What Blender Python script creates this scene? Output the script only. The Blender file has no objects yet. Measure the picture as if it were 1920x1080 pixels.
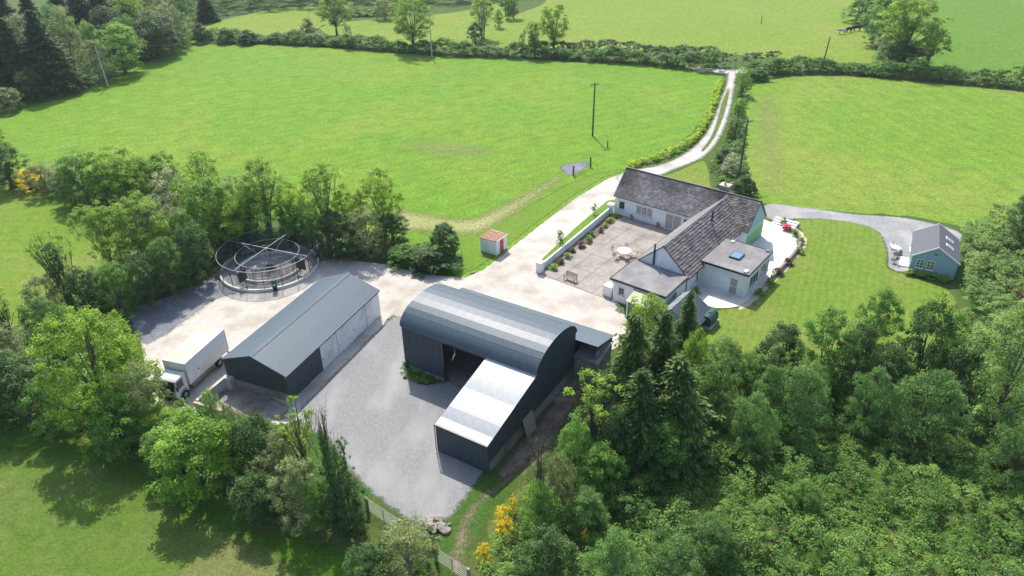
import bpy, bmesh, math, random
import numpy as np
from mathutils import Matrix, Vector
random.seed(7)
R = math.radians
scene = bpy.context.scene
col = scene.collection

# ------------------------------------------------------------------ camera
EYE = Vector((0, 0, 43.75)); PITCH = R(31.0274); ROLL = R(-0.87744); FPX = 1377.015
cp, sp, cr, sr = math.cos(PITCH), math.sin(PITCH), math.cos(ROLL), math.sin(ROLL)
fw = Vector((0, cp, -sp)); rt0 = Vector((1, 0, 0)); up0 = Vector((0, sp, cp))
rt = rt0 * cr + up0 * sr; up = up0 * cr - rt0 * sr
cam = bpy.data.cameras.new('camera'); camo = bpy.data.objects.new('camera', cam); col.objects.link(camo)
m = Matrix((rt, up, -fw)).transposed().to_4x4(); m.translation = EYE; camo.matrix_world = m
cam.sensor_width = 36; cam.lens = FPX / 1920 * 36; cam.clip_start = .5; cam.clip_end = 3000
scene.camera = camo
# ------------------------------------------------------------------ sky and sun
SUN_EL, SUN_AZ = R(51), R(-12.5)          # the sun stands ahead of the viewer, a little to the left
w = bpy.data.worlds.new('World'); scene.world = w; w.use_nodes = True
nt = w.node_tree; bg = nt.nodes['Background']
sky = nt.nodes.new('ShaderNodeTexSky'); sky.sky_type = 'NISHITA'; sky.sun_disc = False
sky.sun_elevation = SUN_EL; sky.sun_rotation = SUN_AZ; sky.air_density = 1.0; sky.dust_density = 1.6
nt.links.new(sky.outputs[0], bg.inputs[0]); bg.inputs[1].default_value = 0.15
sl = bpy.data.lights.new('sun', 'SUN'); sl.energy = 3.5; sl.angle = R(.55); sl.color = (1, .955, .88)
so = bpy.data.objects.new('sun', sl); col.objects.link(so); so.location = (-60, 200, 200)
so.rotation_euler = Vector((math.sin(-SUN_AZ) * math.cos(SUN_EL), -math.cos(SUN_AZ) * math.cos(SUN_EL), -math.sin(SUN_EL))).to_track_quat('-Z', 'Y').to_euler()
vs = scene.view_settings; vs.view_transform = 'Standard'; vs.look = 'None'; vs.exposure = 0.8; vs.gamma = 1; vs.use_curve_mapping = False

# ------------------------------------------------------------------ survey: plan positions on level ground
def G(px, py, z=0.0):
    X, Y = px - 960, py - 540
    x, y = X * cr + Y * sr, -X * sr + Y * cr
    d = rt0 * x - up0 * y + fw * FPX
    t = (z - EYE.z) / d.z
    return Vector((d.x * t, d.y * t, z))
def row(p):
    q = Vector(p) - EYE
    d = q.dot(fw); return 540 - FPX * q.dot(up) / d
def HT(bx, by, ty):
    b = G(bx, by); lo, hi = 0, 40
    for _ in range(40):
        mid = (lo + hi) / 2
        if row((b.x, b.y, mid)) > ty: lo = mid
        else: hi = mid
    return mid
def mpp(b, z=2):                     # metres per photo pixel at a place
    return (Vector((b[0], b[1], z)) - EYE).dot(fw) / FPX

# ------------------------------------------------------------------ materials
M = {}
def mat(name, c1, c2=None, scale=3., rough=.8, spec=.3, metal=0., bump=0., bscale=None, c3=None, s3=.3, island=0., detail=6, stretch=None):
    """noise-mixed colours c1..c2, broad patches of c3, per-piece value variation"""
    m = bpy.data.materials.new(name); m.use_nodes = True; n = m.node_tree.nodes; l = m.node_tree.links
    b = n['Principled BSDF']; b.inputs['Roughness'].default_value = rough; b.inputs['Metallic'].default_value = metal
    b.inputs['Specular IOR Level'].default_value = spec
    M[name] = m
    if c2 is None and not island:
        b.inputs['Base Color'].default_value = (*c1, 1); out = None
        if not bump: return m
    tc = n.new('ShaderNodeTexCoord'); src = tc.outputs['Object']
    if stretch:
        mp = n.new('ShaderNodeMapping'); mp.inputs['Scale'].default_value = stretch; l.new(src, mp.inputs[0]); src = mp.outputs[0]
    nz = n.new('ShaderNodeTexNoise'); nz.inputs['Scale'].default_value = scale; nz.inputs['Detail'].default_value = detail; nz.inputs['Roughness'].default_value = .65
    l.new(src, nz.inputs['Vector'])
    r = n.new('ShaderNodeValToRGB'); r.color_ramp.elements[0].position = .34; r.color_ramp.elements[1].position = .66
    r.color_ramp.elements[0].color = (*c1, 1); r.color_ramp.elements[1].color = (*(c2 or c1), 1)
    l.new(nz.outputs[0], r.inputs[0]); out = r.outputs[0]
    if c3:
        n2 = n.new('ShaderNodeTexNoise'); n2.inputs['Scale'].default_value = s3; n2.inputs['Detail'].default_value = 5; l.new(src, n2.inputs['Vector'])
        r2 = n.new('ShaderNodeValToRGB'); r2.color_ramp.elements[0].position = .46; r2.color_ramp.elements[1].position = .68
        l.new(n2.outputs[0], r2.inputs[0])
        mx = n.new('ShaderNodeMix'); mx.data_type = 'RGBA'; l.new(r2.outputs[0], mx.inputs['Factor'])
        l.new(out, mx.inputs['A']); mx.inputs['B'].default_value = (*c3, 1); out = mx.outputs['Result']
    if island:
        g = n.new('ShaderNodeNewGeometry'); mr = n.new('ShaderNodeMapRange'); mr.inputs['To Min'].default_value = 1 - island; mr.inputs['To Max'].default_value = 1 + island
        l.new(g.outputs['Random Per Island'], mr.inputs[0])
        hs = n.new('ShaderNodeHueSaturation'); l.new(mr.outputs[0], hs.inputs['Value']); l.new(out, hs.inputs['Color']); out = hs.outputs[0]
    l.new(out, b.inputs['Base Color'])
    if bump:
        nb = n.new('ShaderNodeTexNoise'); nb.inputs['Scale'].default_value = bscale or scale * 4; nb.inputs['Detail'].default_value = 4; l.new(src, nb.inputs['Vector'])
        bp = n.new('ShaderNodeBump'); bp.inputs['Strength'].default_value = bump; bp.inputs['Distance'].default_value = .1
        l.new(nb.outputs[0], bp.inputs['Height']); l.new(bp.outputs[0], b.inputs['Normal'])
    return m

def grass(name, base, dry, lush, s1=.06, s2=.5, s3=6., dry_amt=.5, stripes=None, flowers=0., bump=.6, samt=.22):
    """turf: broad, medium and fine patches of dry and lush growth, optional mower stripes, pale flower specks"""
    m = bpy.data.materials.new(name); m.use_nodes = True; n = m.node_tree.nodes; l = m.node_tree.links; M[name] = m
    b = n['Principled BSDF']; b.inputs['Roughness'].default_value = .9; b.inputs['Specular IOR Level'].default_value = .15
    tc = n.new('ShaderNodeTexCoord'); src = tc.outputs['Object']
    def noise(s, d=5, ro=.6, dist=0.):
        q = n.new('ShaderNodeTexNoise'); q.inputs['Scale'].default_value = s; q.inputs['Detail'].default_value = d
        q.inputs['Roughness'].default_value = ro; q.inputs['Distortion'].default_value = dist; l.new(src, q.inputs['Vector']); return q.outputs[0]
    def ramp(x, a, c):
        q = n.new('ShaderNodeMapRange'); q.interpolation_type = 'SMOOTHSTEP'; q.inputs['From Min'].default_value = a; q.inputs['From Max'].default_value = c
        l.new(x, q.inputs[0]); return q.outputs[0]
    def mul(x, k):
        q = n.new('ShaderNodeMath'); q.operation = 'MULTIPLY'; l.new(x, q.inputs[0])
        if isinstance(k, float): q.inputs[1].default_value = k
        else: l.new(k, q.inputs[1])
        return q.outputs[0]
    def mix(f, a, c):
        q = n.new('ShaderNodeMix'); q.data_type = 'RGBA'; l.new(f, q.inputs['Factor'])
        for k, s in (('A', a), ('B', c)):
            if isinstance(s, tuple): q.inputs[k].default_value = (*s, 1)
            else: l.new(s, q.inputs[k])
        return q.outputs['Result']
    c = mix(mul(ramp(noise(s1, 4, .55, .6), .42, .66), dry_amt), base, dry)
    c = mix(mul(ramp(noise(s2, 6, .65, .8), .5, .7), .65), c, lush)
    c = mix(mul(ramp(noise(s2 * 2.3, 5, .6), .54, .7), .45), c, dry)
    if stripes:
        ang, width = stripes
        mp = n.new('ShaderNodeMapping'); mp.inputs['Rotation'].default_value = (0, 0, ang); l.new(src, mp.inputs[0])
        wv = n.new('ShaderNodeTexWave'); wv.inputs['Scale'].default_value = .314 / width; wv.inputs['Distortion'].default_value = 5.0; wv.inputs['Detail'].default_value = 2; wv.inputs['Detail Scale'].default_value = .4
        l.new(mp.outputs[0], wv.inputs[0]); c = mix(mul(ramp(wv.outputs[1], .2, .9), samt), c, tuple(x * 1.25 for x in dry))
    md = n.new('ShaderNodeHueSaturation'); mq = n.new('ShaderNodeMapRange'); mq.inputs['From Min'].default_value = .32; mq.inputs['From Max'].default_value = .68; mq.inputs['To Min'].default_value = .80; mq.inputs['To Max'].default_value = 1.18
    l.new(noise(s2 * 2.2, 9, .72, .4), mq.inputs[0]); l.new(mq.outputs[0], md.inputs['Value']); l.new(c, md.inputs['Color']); c = md.outputs[0]
    fine = noise(s3, 8, .75)
    hs = n.new('ShaderNodeHueSaturation'); mr = n.new('ShaderNodeMapRange'); mr.inputs['From Min'].default_value = .3; mr.inputs['From Max'].default_value = .7
    mr.inputs['To Min'].default_value = .5; mr.inputs['To Max'].default_value = 1.5
    l.new(fine, mr.inputs[0]); l.new(mr.outputs[0], hs.inputs['Value']); l.new(c, hs.inputs['Color']); c = hs.outputs[0]
    if flowers:
        c = mix(mul(mul(ramp(noise(.16, 4, .6), .55, .72), ramp(noise(1.9, 6, .8), .55, .62)), flowers), c, (.34, .42, .27))
    l.new(c, b.inputs['Base Color'])
    bp = n.new('ShaderNodeBump'); bp.inputs['Strength'].default_value = bump; bp.inputs['Distance'].default_value = .12
    l.new(noise(s3 * .7, 8, .75), bp.inputs['Height']); l.new(bp.outputs[0], b.inputs['Normal'])
    return m

grass('turf_main', (.110, .222, .014), (.158, .228, .022), (.074, .198, .016), .03, .16, 2.2, .85, flowers=.6, stripes=(R(62), 2.6), samt=.16)
grass('turf_right', (.122, .222, .017), (.172, .228, .032), (.084, .200, .018), .03, .16, 2.2, .95, flowers=.45, stripes=(R(-8), 2.6), samt=.16)
grass('turf_far', (.150, .225, .022), (.188, .230, .032), (.105, .192, .022), .03, .3, 1.8, .7, flowers=1.)
grass('turf_deep', (.092, .185, .016), (.120, .198, .022), (.070, .158, .014), .03, .3, 1.8, .6, flowers=.3)
grass('turf_lower', (.092, .150, .020), (.165, .165, .058), (.054, .125, .012), .09, .5, 6., .95, flowers=.3)
grass('turf_paddock', (.130, .208, .018), (.190, .208, .046), (.088, .180, .016), .06, .35, 4., .9, flowers=.4)
grass('turf_lawn', (.122, .202, .020), (.168, .205, .036), (.080, .168, .016), .12, .5, 6., .85, stripes=(R(25), .8))
grass('turf_verge', (.116, .215, .016), (.155, .200, .034), (.076, .175, .014), .2, .7, 6., .7)
grass('turf_rough', (.050, .105, .014), (.100, .108, .035), (.034, .080, .012), .2, .8, 5., .7)
grass('turf_scrub', (.085, .142, .018), (.150, .150, .055), (.055, .118, .014), .25, .9, 5., .8)
grass('turf_green', (.070, .158, .010), (.098, .165, .018), (.052, .138, .008), .15, .6, 6., .6)
grass('turf_dry', (.27, .28, .10), (.32, .29, .14), (.16, .23, .035), .3, 1.3, 3., .6)
grass('turf_tan', (.22, .19, .115), (.27, .225, .15), (.12, .15, .04), .3, 1.3, 5., .6)
mat('concrete_yard', (.425, .382, .328), (.545, .497, .435), 1.1, .9, .25, bump=.15, bscale=9, c3=(.35, .308, .258), s3=.28, detail=10)
mat('patio_concrete', (.27, .24, .205), (.35, .315, .27), 1.7, .9, .25, bump=.12, bscale=12, c3=(.22, .195, .165), s3=.5, island=.08)
mat('gravel', (.19, .188, .186), (.285, .28, .273), 5., .95, .2, bump=.35, bscale=40, c3=(.315, .307, .295), s3=.25, detail=14, stretch=(1.5, .6, 1))
mat('kerb_white', (.56, .54, .49), (.68, .66, .60), 3, .85, .2)
mat('gravel_blue_shaded', (.125, .133, .15), (.22, .228, .245), 3.6, .95, .2, bump=.5, bscale=30, c3=(.27, .27, .27), s3=.3, detail=12)  # blue-grey gravel, darkened: tree shade over the strip is put into the colour
mat('gravel_drive', (.42, .39, .35), (.54, .505, .46), 2.4, .95, .2, bump=.4, bscale=24, c3=(.36, .335, .30), s3=.25, detail=10)
mat('gravel_grey', (.21, .21, .21), (.325, .32, .312), 2.6, .95, .2, bump=.5, bscale=24, c3=(.37, .35, .32), s3=.3, detail=10)
mat('paving_pale', (.60, .575, .53), (.72, .69, .64), 2., .85, .3, bump=.1, bscale=12, c3=(.52, .46, .38), s3=.3)
mat('sand', (.42, .33, .22), (.52, .42, .30), 3., .9, .2, bump=.2)
mat('soil', (.10, .075, .055), (.19, .15, .115), 2.5, .95, .1, bump=.6, bscale=8, c3=(.26, .21, .16), s3=.5)
mat('dung_yard', (.15, .125, .105), (.27, .235, .20), 1.3, .95, .15, bump=.4, bscale=8, c3=(.32, .29, .26), s3=.4)
mat('asphalt', (.20, .20, .21), (.27, .27, .28), 3, .9, .2, bump=.2)
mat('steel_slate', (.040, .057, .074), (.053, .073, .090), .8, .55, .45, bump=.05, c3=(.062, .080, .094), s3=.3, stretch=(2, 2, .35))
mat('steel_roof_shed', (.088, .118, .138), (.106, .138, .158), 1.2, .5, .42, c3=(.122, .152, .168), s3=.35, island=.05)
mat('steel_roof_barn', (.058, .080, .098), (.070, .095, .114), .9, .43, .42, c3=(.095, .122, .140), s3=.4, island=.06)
mat('galvanised', (.26, .275, .29), (.40, .41, .42), .7, .58, .45, metal=.35, c3=(.50, .51, .515), s3=.5, island=.08)
mat('galv_mid', (.20, .215, .23), (.30, .31, .325), .7, .58, .45, metal=.35, c3=(.36, .37, .375), s3=.5)
mat('galv_dull', (.18, .195, .21), (.27, .285, .30), .9, .6, .4, metal=.3, c3=(.24, .25, .26), s3=.4)
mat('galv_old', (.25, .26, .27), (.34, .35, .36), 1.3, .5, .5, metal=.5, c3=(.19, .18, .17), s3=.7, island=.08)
mat('galv_pipe', (.26, .275, .29), (.36, .375, .39), 5, .45, .5, metal=.5)
mat('block_wall', (.24, .22, .195), (.34, .315, .285), 1.6, .92, .2, bump=.2, bscale=9, c3=(.17, .15, .13), s3=.6)
mat('pale_concrete', (.44, .42, .385), (.56, .54, .50), 2, .9, .2, bump=.15, c3=(.33, .28, .22), s3=.8)
mat('white_render', (.70, .72, .74), (.78, .79, .80), 1.2, .85, .3, bump=.1, bscale=14, c3=(.64, .65, .65), s3=.5)
mat('white_door_sheet', (.68, .69, .70), (.78, .785, .79), 1.1, .7, .3, c3=(.56, .55, .52), s3=.5, bump=.05)
mat('white_paint', (.78, .78, .77), (.83, .83, .82), 4, .5, .4)
mat('slate_old', (.145, .134, .127), (.265, .246, .232), 1.1, .85, .25, c3=(.060, .055, .054), s3=.20, island=.30, bump=.2)
mat('slate_mossy', (.15, .132, .114), (.275, .25, .22), 1.5, .85, .25, c3=(.10, .09, .08), s3=.6, island=.35, bump=.2)
mat('roof_tile', (.155, .130, .122), (.225, .192, .180), 1.3, .8, .3, c3=(.095, .085, .083), s3=.5, island=.20, bump=.15)
mat('ridge_tile', (.20, .18, .165), (.27, .25, .23), 3, .85, .25, island=.15)
mat('felt', (.165, .160, .158), (.215, .207, .202), .8, .8, .3, c3=(.26, .25, .24), s3=.4, bump=.08)
mat('felt_dark', (.085, .088, .10), (.105, .108, .12), 2, .75, .35, island=.05)
mat('black_trim', (.018, .019, .021), (.028, .029, .031), 6, .5, .5)
mat('glass', (.035, .045, .05), None, rough=.06, spec=.8)
mat('sky_glass', (.10, .22, .34), None, rough=.05, spec=.9)
mat('curtain', (.30, .27, .23), (.42, .38, .33), 6, .7, .3)
mat('warm_glass', (.22, .17, .10), (.10, .085, .06), 5, .12, .7)
mat('blue_board', (.26, .385, .44), (.29, .415, .47), 3, .7, .3, bump=.05)
mat('cream_trim', (.66, .66, .56), (.72, .72, .62), 4, .6, .3)
mat('red_paint', (.46, .03, .035), (.54, .045, .05), 3, .5, .4)
mat('rust', (.30, .13, .07), (.42, .24, .14), 2.2, .85, .2, c3=(.46, .38, .30), s3=1.4)
mat('green_plastic', (.012, .07, .055), (.02, .095, .075), 3, .45, .4)
mat('green_sheet', (.34, .37, .20), (.44, .46, .27), 2, .6, .3, c3=(.5, .5, .36), s3=.7)
mat('dark_rubber', (.022, .024, .026), (.04, .042, .045), 3, .8, .2)
mat('tyre', (.018, .018, .018), (.03, .03, .03), 8, .85, .2)
mat('truck_white', (.66, .67, .68), (.74, .75, .76), 2, .4, .5, c3=(.60, .60, .58), s3=.5)
mat('truck_roof', (.46, .45, .33), (.56, .56, .46), 1.4, .6, .3, c3=(.38, .40, .22), s3=.35)
mat('aluminium', (.52, .52, .52), (.6, .6, .6), 6, .4, .5, metal=.6)
mat('wood_pole', (.085, .06, .045), (.13, .095, .07), 6, .9, .2, stretch=(4, 4, .6))
mat('pole_grey', (.40, .39, .36), (.48, .47, .44), 6, .85, .2)
mat('wood_weathered', (.26, .22, .18), (.36, .31, .26), 5, .85, .2, stretch=(6, 1, 1))
mat('wood_pale', (.42, .34, .25), (.52, .43, .33), 5, .8, .2)
mat('stone', (.22, .195, .16), (.34, .31, .27), 2.2, .9, .2, bump=.4, c3=(.22, .20, .16), s3=1.5, island=.2)
mat('wire', (.32, .33, .34), None, rough=.5, metal=.4)
mat('mesh_wire', (.07, .075, .08), None, rough=.55, metal=.3)
mat('cow_black', (.012, .011, .011), (.02, .018, .018), 4, .7, .2)
mat('cow_pied', (.7, .68, .66), (.015, .014, .014), 1.6, .7, .2)
mat('terracotta', (.34, .15, .09), (.42, .2, .12), 4, .8, .2)
mat('red_flower', (.60, .03, .06), (.70, .06, .10), 5, .7, .2, island=.3)
mat('bark', (.085, .072, .058), (.15, .13, .105), 5, .95, .15, bump=.4, stretch=(3, 3, .6))
mat('bark_pale', (.19, .175, .15), (.28, .26, .225), 5, .95, .15, bump=.3, stretch=(3, 3, .6))
def mural():
    m = bpy.data.materials.new('mural_paint'); m.use_nodes = True; n = m.node_tree.nodes; l = m.node_tree.links; M['mural_paint'] = m
    tc = n.new('ShaderNodeTexCoord'); sx = n.new('ShaderNodeSeparateXYZ'); l.new(tc.outputs['Object'], sx.inputs[0])
    nz = n.new('ShaderNodeTexNoise'); nz.inputs['Scale'].default_value = .8; nz.inputs['Distortion'].default_value = 1.2; l.new(tc.outputs['Object'], nz.inputs['Vector'])
    a = n.new('ShaderNodeMath'); a.operation = 'MULTIPLY_ADD'; a.inputs[1].default_value = 1.6; l.new(nz.outputs[0], a.inputs[0]); l.new(sx.outputs[2], a.inputs[2])
    mr = n.new('ShaderNodeMapRange'); mr.inputs['From Min'].default_value = .6; mr.inputs['From Max'].default_value = 6.2; l.new(a.outputs[0], mr.inputs[0])
    r = n.new('ShaderNodeValToRGB'); e = r.color_ramp.elements
    e[0].position = 0; e[0].color = (.13, .33, .12, 1); e[1].position = 1; e[1].color = (.30, .48, .50, 1)
    for p, c in ((.36, (.17, .38, .18, 1)), (.43, (.36, .52, .42, 1)), (.5, (.22, .42, .34, 1)), (.66, (.25, .45, .46, 1))):
        q = e.new(p); q.color = c
    l.new(mr.outputs[0], r.inputs[0]); l.new(r.outputs[0], n['Principled BSDF'].inputs['Base Color']); n['Principled BSDF'].inputs['Roughness'].default_value = .7
mural()

# ------------------------------------------------------------------ object helpers
def tag(o, label=None, cat=None, group=None, kind=None):
    if label: o['label'] = label
    if cat: o['category'] = cat
    if group: o['group'] = group
    if kind: o['kind'] = kind
    return o
def link(name, me, parent=None, loc=None, rz=0., ma=None):
    o = bpy.data.objects.new(name, me); col.objects.link(o)
    if parent: o.parent = parent
    if loc is not None: o.location = loc
    if rz: o.rotation_euler = (0, 0, rz)
    if ma and me is not None and not me.materials: me.materials.append(M[ma] if isinstance(ma, str) else ma)
    return o
def thing(name, label, cat, loc=(0, 0, 0), rz=0., group=None):
    o = link(name, None, None, loc, rz); o.empty_display_size = .3
    return tag(o, label, cat, group)
class MB:
    def __init__(s): s.v = []; s.f = []; s.sm = False
    def poly(s, pts, flip=False):
        k = len(s.v); s.v += [tuple(p) for p in pts]; i = list(range(k, k + len(pts))); s.f.append(i[::-1] if flip else i); return s
    def box(s, x0, x1, y0, y1, z0, z1):
        k = len(s.v); s.v += [(x, y, z) for z in (z0, z1) for y in (y0, y1) for x in (x0, x1)]
        s.f += [[k + i for i in q] for q in ((0, 2, 3, 1), (4, 5, 7, 6), (0, 1, 5, 4), (2, 6, 7, 3), (0, 4, 6, 2), (1, 3, 7, 5))]; return s
    def ext(s, prof, a0, a1, axis='x'):
        """profile polygon extruded along an axis: x -> (y,z), y -> (x,z), z -> (x,y)"""
        n = len(prof); k = len(s.v)
        for a in (a0, a1):
            for p, q in prof:
                s.v.append({'x': (a, p, q), 'y': (p, a, q), 'z': (p, q, a)}[axis])
        s.f.append(list(range(k, k + n))[::-1]); s.f.append(list(range(k + n, k + 2 * n)))
        for i in range(n):
            j = (i + 1) % n; s.f.append([k + i, k + j, k + n + j, k + n + i])
        return s
    def tube(s, pts, rad, n=8, caps=True):
        pts = [Vector(p) for p in pts]; rad = rad if isinstance(rad, (list, tuple)) else [rad] * len(pts); k = len(s.v)
        for i, p in enumerate(pts):
            t = (pts[min(i + 1, len(pts) - 1)] - pts[max(i - 1, 0)]).normalized()
            a = t.orthogonal().normalized() if abs(t.z) > .95 else t.cross(Vector((0, 0, 1))).normalized()
            b = t.cross(a)
            for j in range(n):
                q = 2 * math.pi * j / n; s.v.append(tuple(p + (a * math.cos(q) + b * math.sin(q)) * rad[i]))
        for i in range(len(pts) - 1):
            for j in range(n):
                q = (j + 1) % n; s.f.append([k + i * n + j, k + i * n + q, k + (i + 1) * n + q, k + (i + 1) * n + j])
        if caps: s.f.append(list(range(k, k + n))[::-1]); s.f.append([k + (len(pts) - 1) * n + j for j in range(n)])
        return s
    def ring(s, cx, cy, r0, r1, z0, z1, n=48, a0=0., a1=2 * math.pi):
        full = abs(a1 - a0 - 2 * math.pi) < 1e-6; k = len(s.v); c = n if full else n + 1
        for i in range(c):
            q = a0 + (a1 - a0) * i / n
            for r, z in ((r0, z0), (r1, z0), (r1, z1), (r0, z1)): s.v.append((cx + r * math.cos(q), cy + r * math.sin(q), z))
        for i in range(n):
            j = (i + 1) % c
            for a in range(4):
                b = (a + 1) % 4; s.f.append([k + i * 4 + a, k + i * 4 + b, k + j * 4 + b, k + j * 4 + a][::-1])
        return s
    def me(s, name):
        me = bpy.data.meshes.new(name); me.from_pydata(s.v, [], s.f)
        bm = bmesh.new(); bm.from_mesh(me); bmesh.ops.recalc_face_normals(bm, faces=bm.faces); bm.to_mesh(me); bm.free()
        if s.sm: me.polygons.foreach_set('use_smooth', [True] * len(me.polygons))
        me.update(); return me
    def build(s, name, ma, parent=None, loc=None, rz=0., bevel=0.):
        o = link(name, s.me(name), parent, loc, rz, ma)
        if bevel:
            b = o.modifiers.new('bevel', 'BEVEL'); b.width = bevel; b.segments = 2; b.limit_method = 'ANGLE'
        return o
def box(name, ma, parent, x0, x1, y0, y1, z0, z1, bevel=0.): return MB().box(x0, x1, y0, y1, z0, z1).build(name, ma, parent, bevel=bevel)
def copy_tree(o, parent=None):
    c = o.copy(); col.objects.link(c); c.parent = parent
    for ch in list(o.children): copy_tree(ch, c)
    return c

# ------------------------------------------------------------------ ground sheets
def spline(P, closed=True, step=1.0):
    P = [Vector((p[0], p[1])) for p in P]; out = []; n = len(P)
    for i in range(n if closed else n - 1):
        g = (lambda k: P[k % n]) if closed else (lambda k: P[min(max(k, 0), n - 1)])
        a, b, c, d = g(i - 1), g(i), g(i + 1), g(i + 2); m_ = max(2, int((c - b).length / step))
        for j in range(m_):
            t = j / m_
            out.append(.5 * ((2 * b) + (c - a) * t + (2 * a - 5 * b + 4 * c - d) * t * t + (3 * b - a - 3 * c + d) * t ** 3))
    if not closed: out.append(P[-1])
    return out
def sheet(name, px, z, ma, smooth=True, jit=.0, step=1., world=False, kind='structure'):
    P = [Vector(p) if world else G(*p) for p in px]
    rng = random.Random(len(px) * 31 + int(z * 1e4))
    if smooth: P = spline(P, True, step)
    else:
        Q = []
        for i, p in enumerate(P):
            q = P[(i + 1) % len(P)]; n_ = max(1, int((Vector(q[:2]) - Vector(p[:2])).length / step)) if jit else 1
            for j in range(n_): Q.append(Vector(p[:2]).lerp(Vector(q[:2]), j / n_))
        P = Q
    if jit: P = [p + Vector((rng.gauss(0, jit), rng.gauss(0, jit))) for p in P]
    bm = bmesh.new(); vs_ = [bm.verts.new((p[0], p[1], z)) for p in P]
    f = bm.faces.new(vs_); f.normal_update()
    if f.normal.z < 0: f.normal_flip()
    bmesh.ops.triangulate(bm, faces=[f]); me = bpy.data.meshes.new(name); bm.to_mesh(me); bm.free()
    return tag(link(name, me, ma=ma), kind=kind)

def soften(m, amp=1.1, width=.5, sc=1.6):
    """ragged edge: the surface thins out over noise near its outline (attribute 'edge' = metres to the outline)"""
    name = '%s_ragged_%g_%g_%g' % (m, amp, width, sc)
    if name in M: return name
    q = M[m].copy(); q.name = name; M[name] = q; n = q.node_tree.nodes; l = q.node_tree.links
    at = n.new('ShaderNodeAttribute'); at.attribute_name = 'edge'; tc = n.new('ShaderNodeTexCoord')
    nz = n.new('ShaderNodeTexNoise'); nz.inputs['Scale'].default_value = sc; nz.inputs['Detail'].default_value = 8; nz.inputs['Roughness'].default_value = .75; l.new(tc.outputs['Object'], nz.inputs['Vector'])
    a = n.new('ShaderNodeMath'); a.operation = 'MULTIPLY_ADD'; a.inputs[1].default_value = amp * 2; a.inputs[2].default_value = -amp * 1.15; l.new(nz.outputs[0], a.inputs[0])
    b = n.new('ShaderNodeMath'); b.operation = 'ADD'; l.new(a.outputs[0], b.inputs[0]); l.new(at.outputs['Fac'], b.inputs[1])
    mr = n.new('ShaderNodeMapRange'); mr.interpolation_type = 'SMOOTHSTEP'; mr.inputs['From Min'].default_value = 0; mr.inputs['From Max'].default_value = width; l.new(b.outputs[0], mr.inputs[0])
    l.new(mr.outputs[0], n['Principled BSDF'].inputs['Alpha']); return name
def soft(name, px, z, ma, cell=.5, amp=1.1, width=.5, sc=1.6, smooth=True, dens=1.):
    P = [G(*p) for p in px]; P = spline(P, True, 1.) if smooth else [Vector(p[:2]) for p in P]
    X = np.array([(p[0], p[1]) for p in P]); lo, hi = X.min(0), X.max(0); nx, ny = int((hi[0] - lo[0]) / cell) + 3, int((hi[1] - lo[1]) / cell) + 3
    gx, gy = np.meshgrid(lo[0] - cell + np.arange(nx) * cell, lo[1] - cell + np.arange(ny) * cell, indexing='ij'); q = np.stack([gx.ravel(), gy.ravel()], 1)
    ins = np.zeros(len(q), bool); dist = np.full(len(q), 1e9); Y = np.roll(X, -1, 0)
    for a, b in zip(X, Y):
        c = ((a[1] > q[:, 1]) != (b[1] > q[:, 1])) & (q[:, 0] < (b[0] - a[0]) * (q[:, 1] - a[1]) / (b[1] - a[1] + 1e-12) + a[0]); ins ^= c
        d = b - a; t = np.clip(((q - a) @ d) / max(d @ d, 1e-9), 0, 1); dist = np.minimum(dist, np.hypot(*(q - a - t[:, None] * d).T))
    sd = np.where(ins, dist, -dist); I = np.arange(nx * ny).reshape(nx, ny); quad = np.stack([I[:-1, :-1], I[1:, :-1], I[1:, 1:], I[:-1, 1:]], -1).reshape(-1, 4)
    quad = quad[(sd[quad] > -amp * 1.2).any(1)]; used, inv = np.unique(quad, return_inverse=True); quad = inv.reshape(-1, 4)
    me = bpy.data.meshes.new(name); me.from_pydata(np.column_stack([q[used], np.full(len(used), z)]).tolist(), [], quad.tolist())
    at = me.attributes.new('edge', 'FLOAT', 'POINT'); at.data.foreach_set('value', (sd[used]).astype(np.float32)); me.update()
    return tag(link(name, me, ma=soften(ma, amp, width, sc)), kind='structure')
# ================================================================== GROUND
me = bpy.data.meshes.new('ground')
me.from_pydata([(-900, -300, 0), (900, -300, 0), (900, 1500, 0), (-900, 1500, 0)], [], [(0, 1, 2, 3)])
tag(link('ground', me, ma='turf_rough'), kind='structure')
sheet('field_main', [(-160, 270), (-60, 222), (60, 185), (175, 160), (255, 125), (330, 92), (372, 76), (500, 84), (640, 92), (800, 104), (1000, 112), (1200, 122), (1345, 135), (1342, 165), (1320, 215), (1290, 255), (1230, 290), (1180, 322), (1200, 336), (1110, 388), (1010, 465), (900, 524), (850, 512), (750, 460), (640, 420), (480, 400), (340, 372), (180, 340), (60, 322), (-160, 330)], .008, 'turf_main', jit=.15, step=1.5)
sheet('field_paddock', [(-260, 330), (0, 348), (70, 358), (150, 378), (165, 400), (240, 400), (300, 420), (330, 450), (250, 500), (170, 520), (135, 560), (100, 590), (30, 610), (-300, 640)], .008, 'turf_paddock', jit=.15, step=1.5)
soft('field_lower', [(-200, 700), (0, 720), (100, 770), (240, 830), (380, 890), (520, 950), (640, 985), (720, 1000), (760, 1040), (760, 1150), (600, 1400), (-300, 1400)], .008, 'turf_lower', amp=1.2, width=1.)
sheet('field_right', [(1412, 150), (1460, 145), (1560, 142), (1700, 152), (1920, 172), (2150, 190), (2300, 420), (1920, 430), (1800, 424), (1700, 405), (1560, 396), (1445, 385), (1400, 345), (1396, 250), (1400, 180)], .008, 'turf_right', jit=.15, step=1.5)
sheet('field_far_left', [(370, 60), (380, 48), (500, 20), (600, 14), (620, 40), (560, 62), (480, 66)], .012, 'turf_far', step=2)
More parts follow.
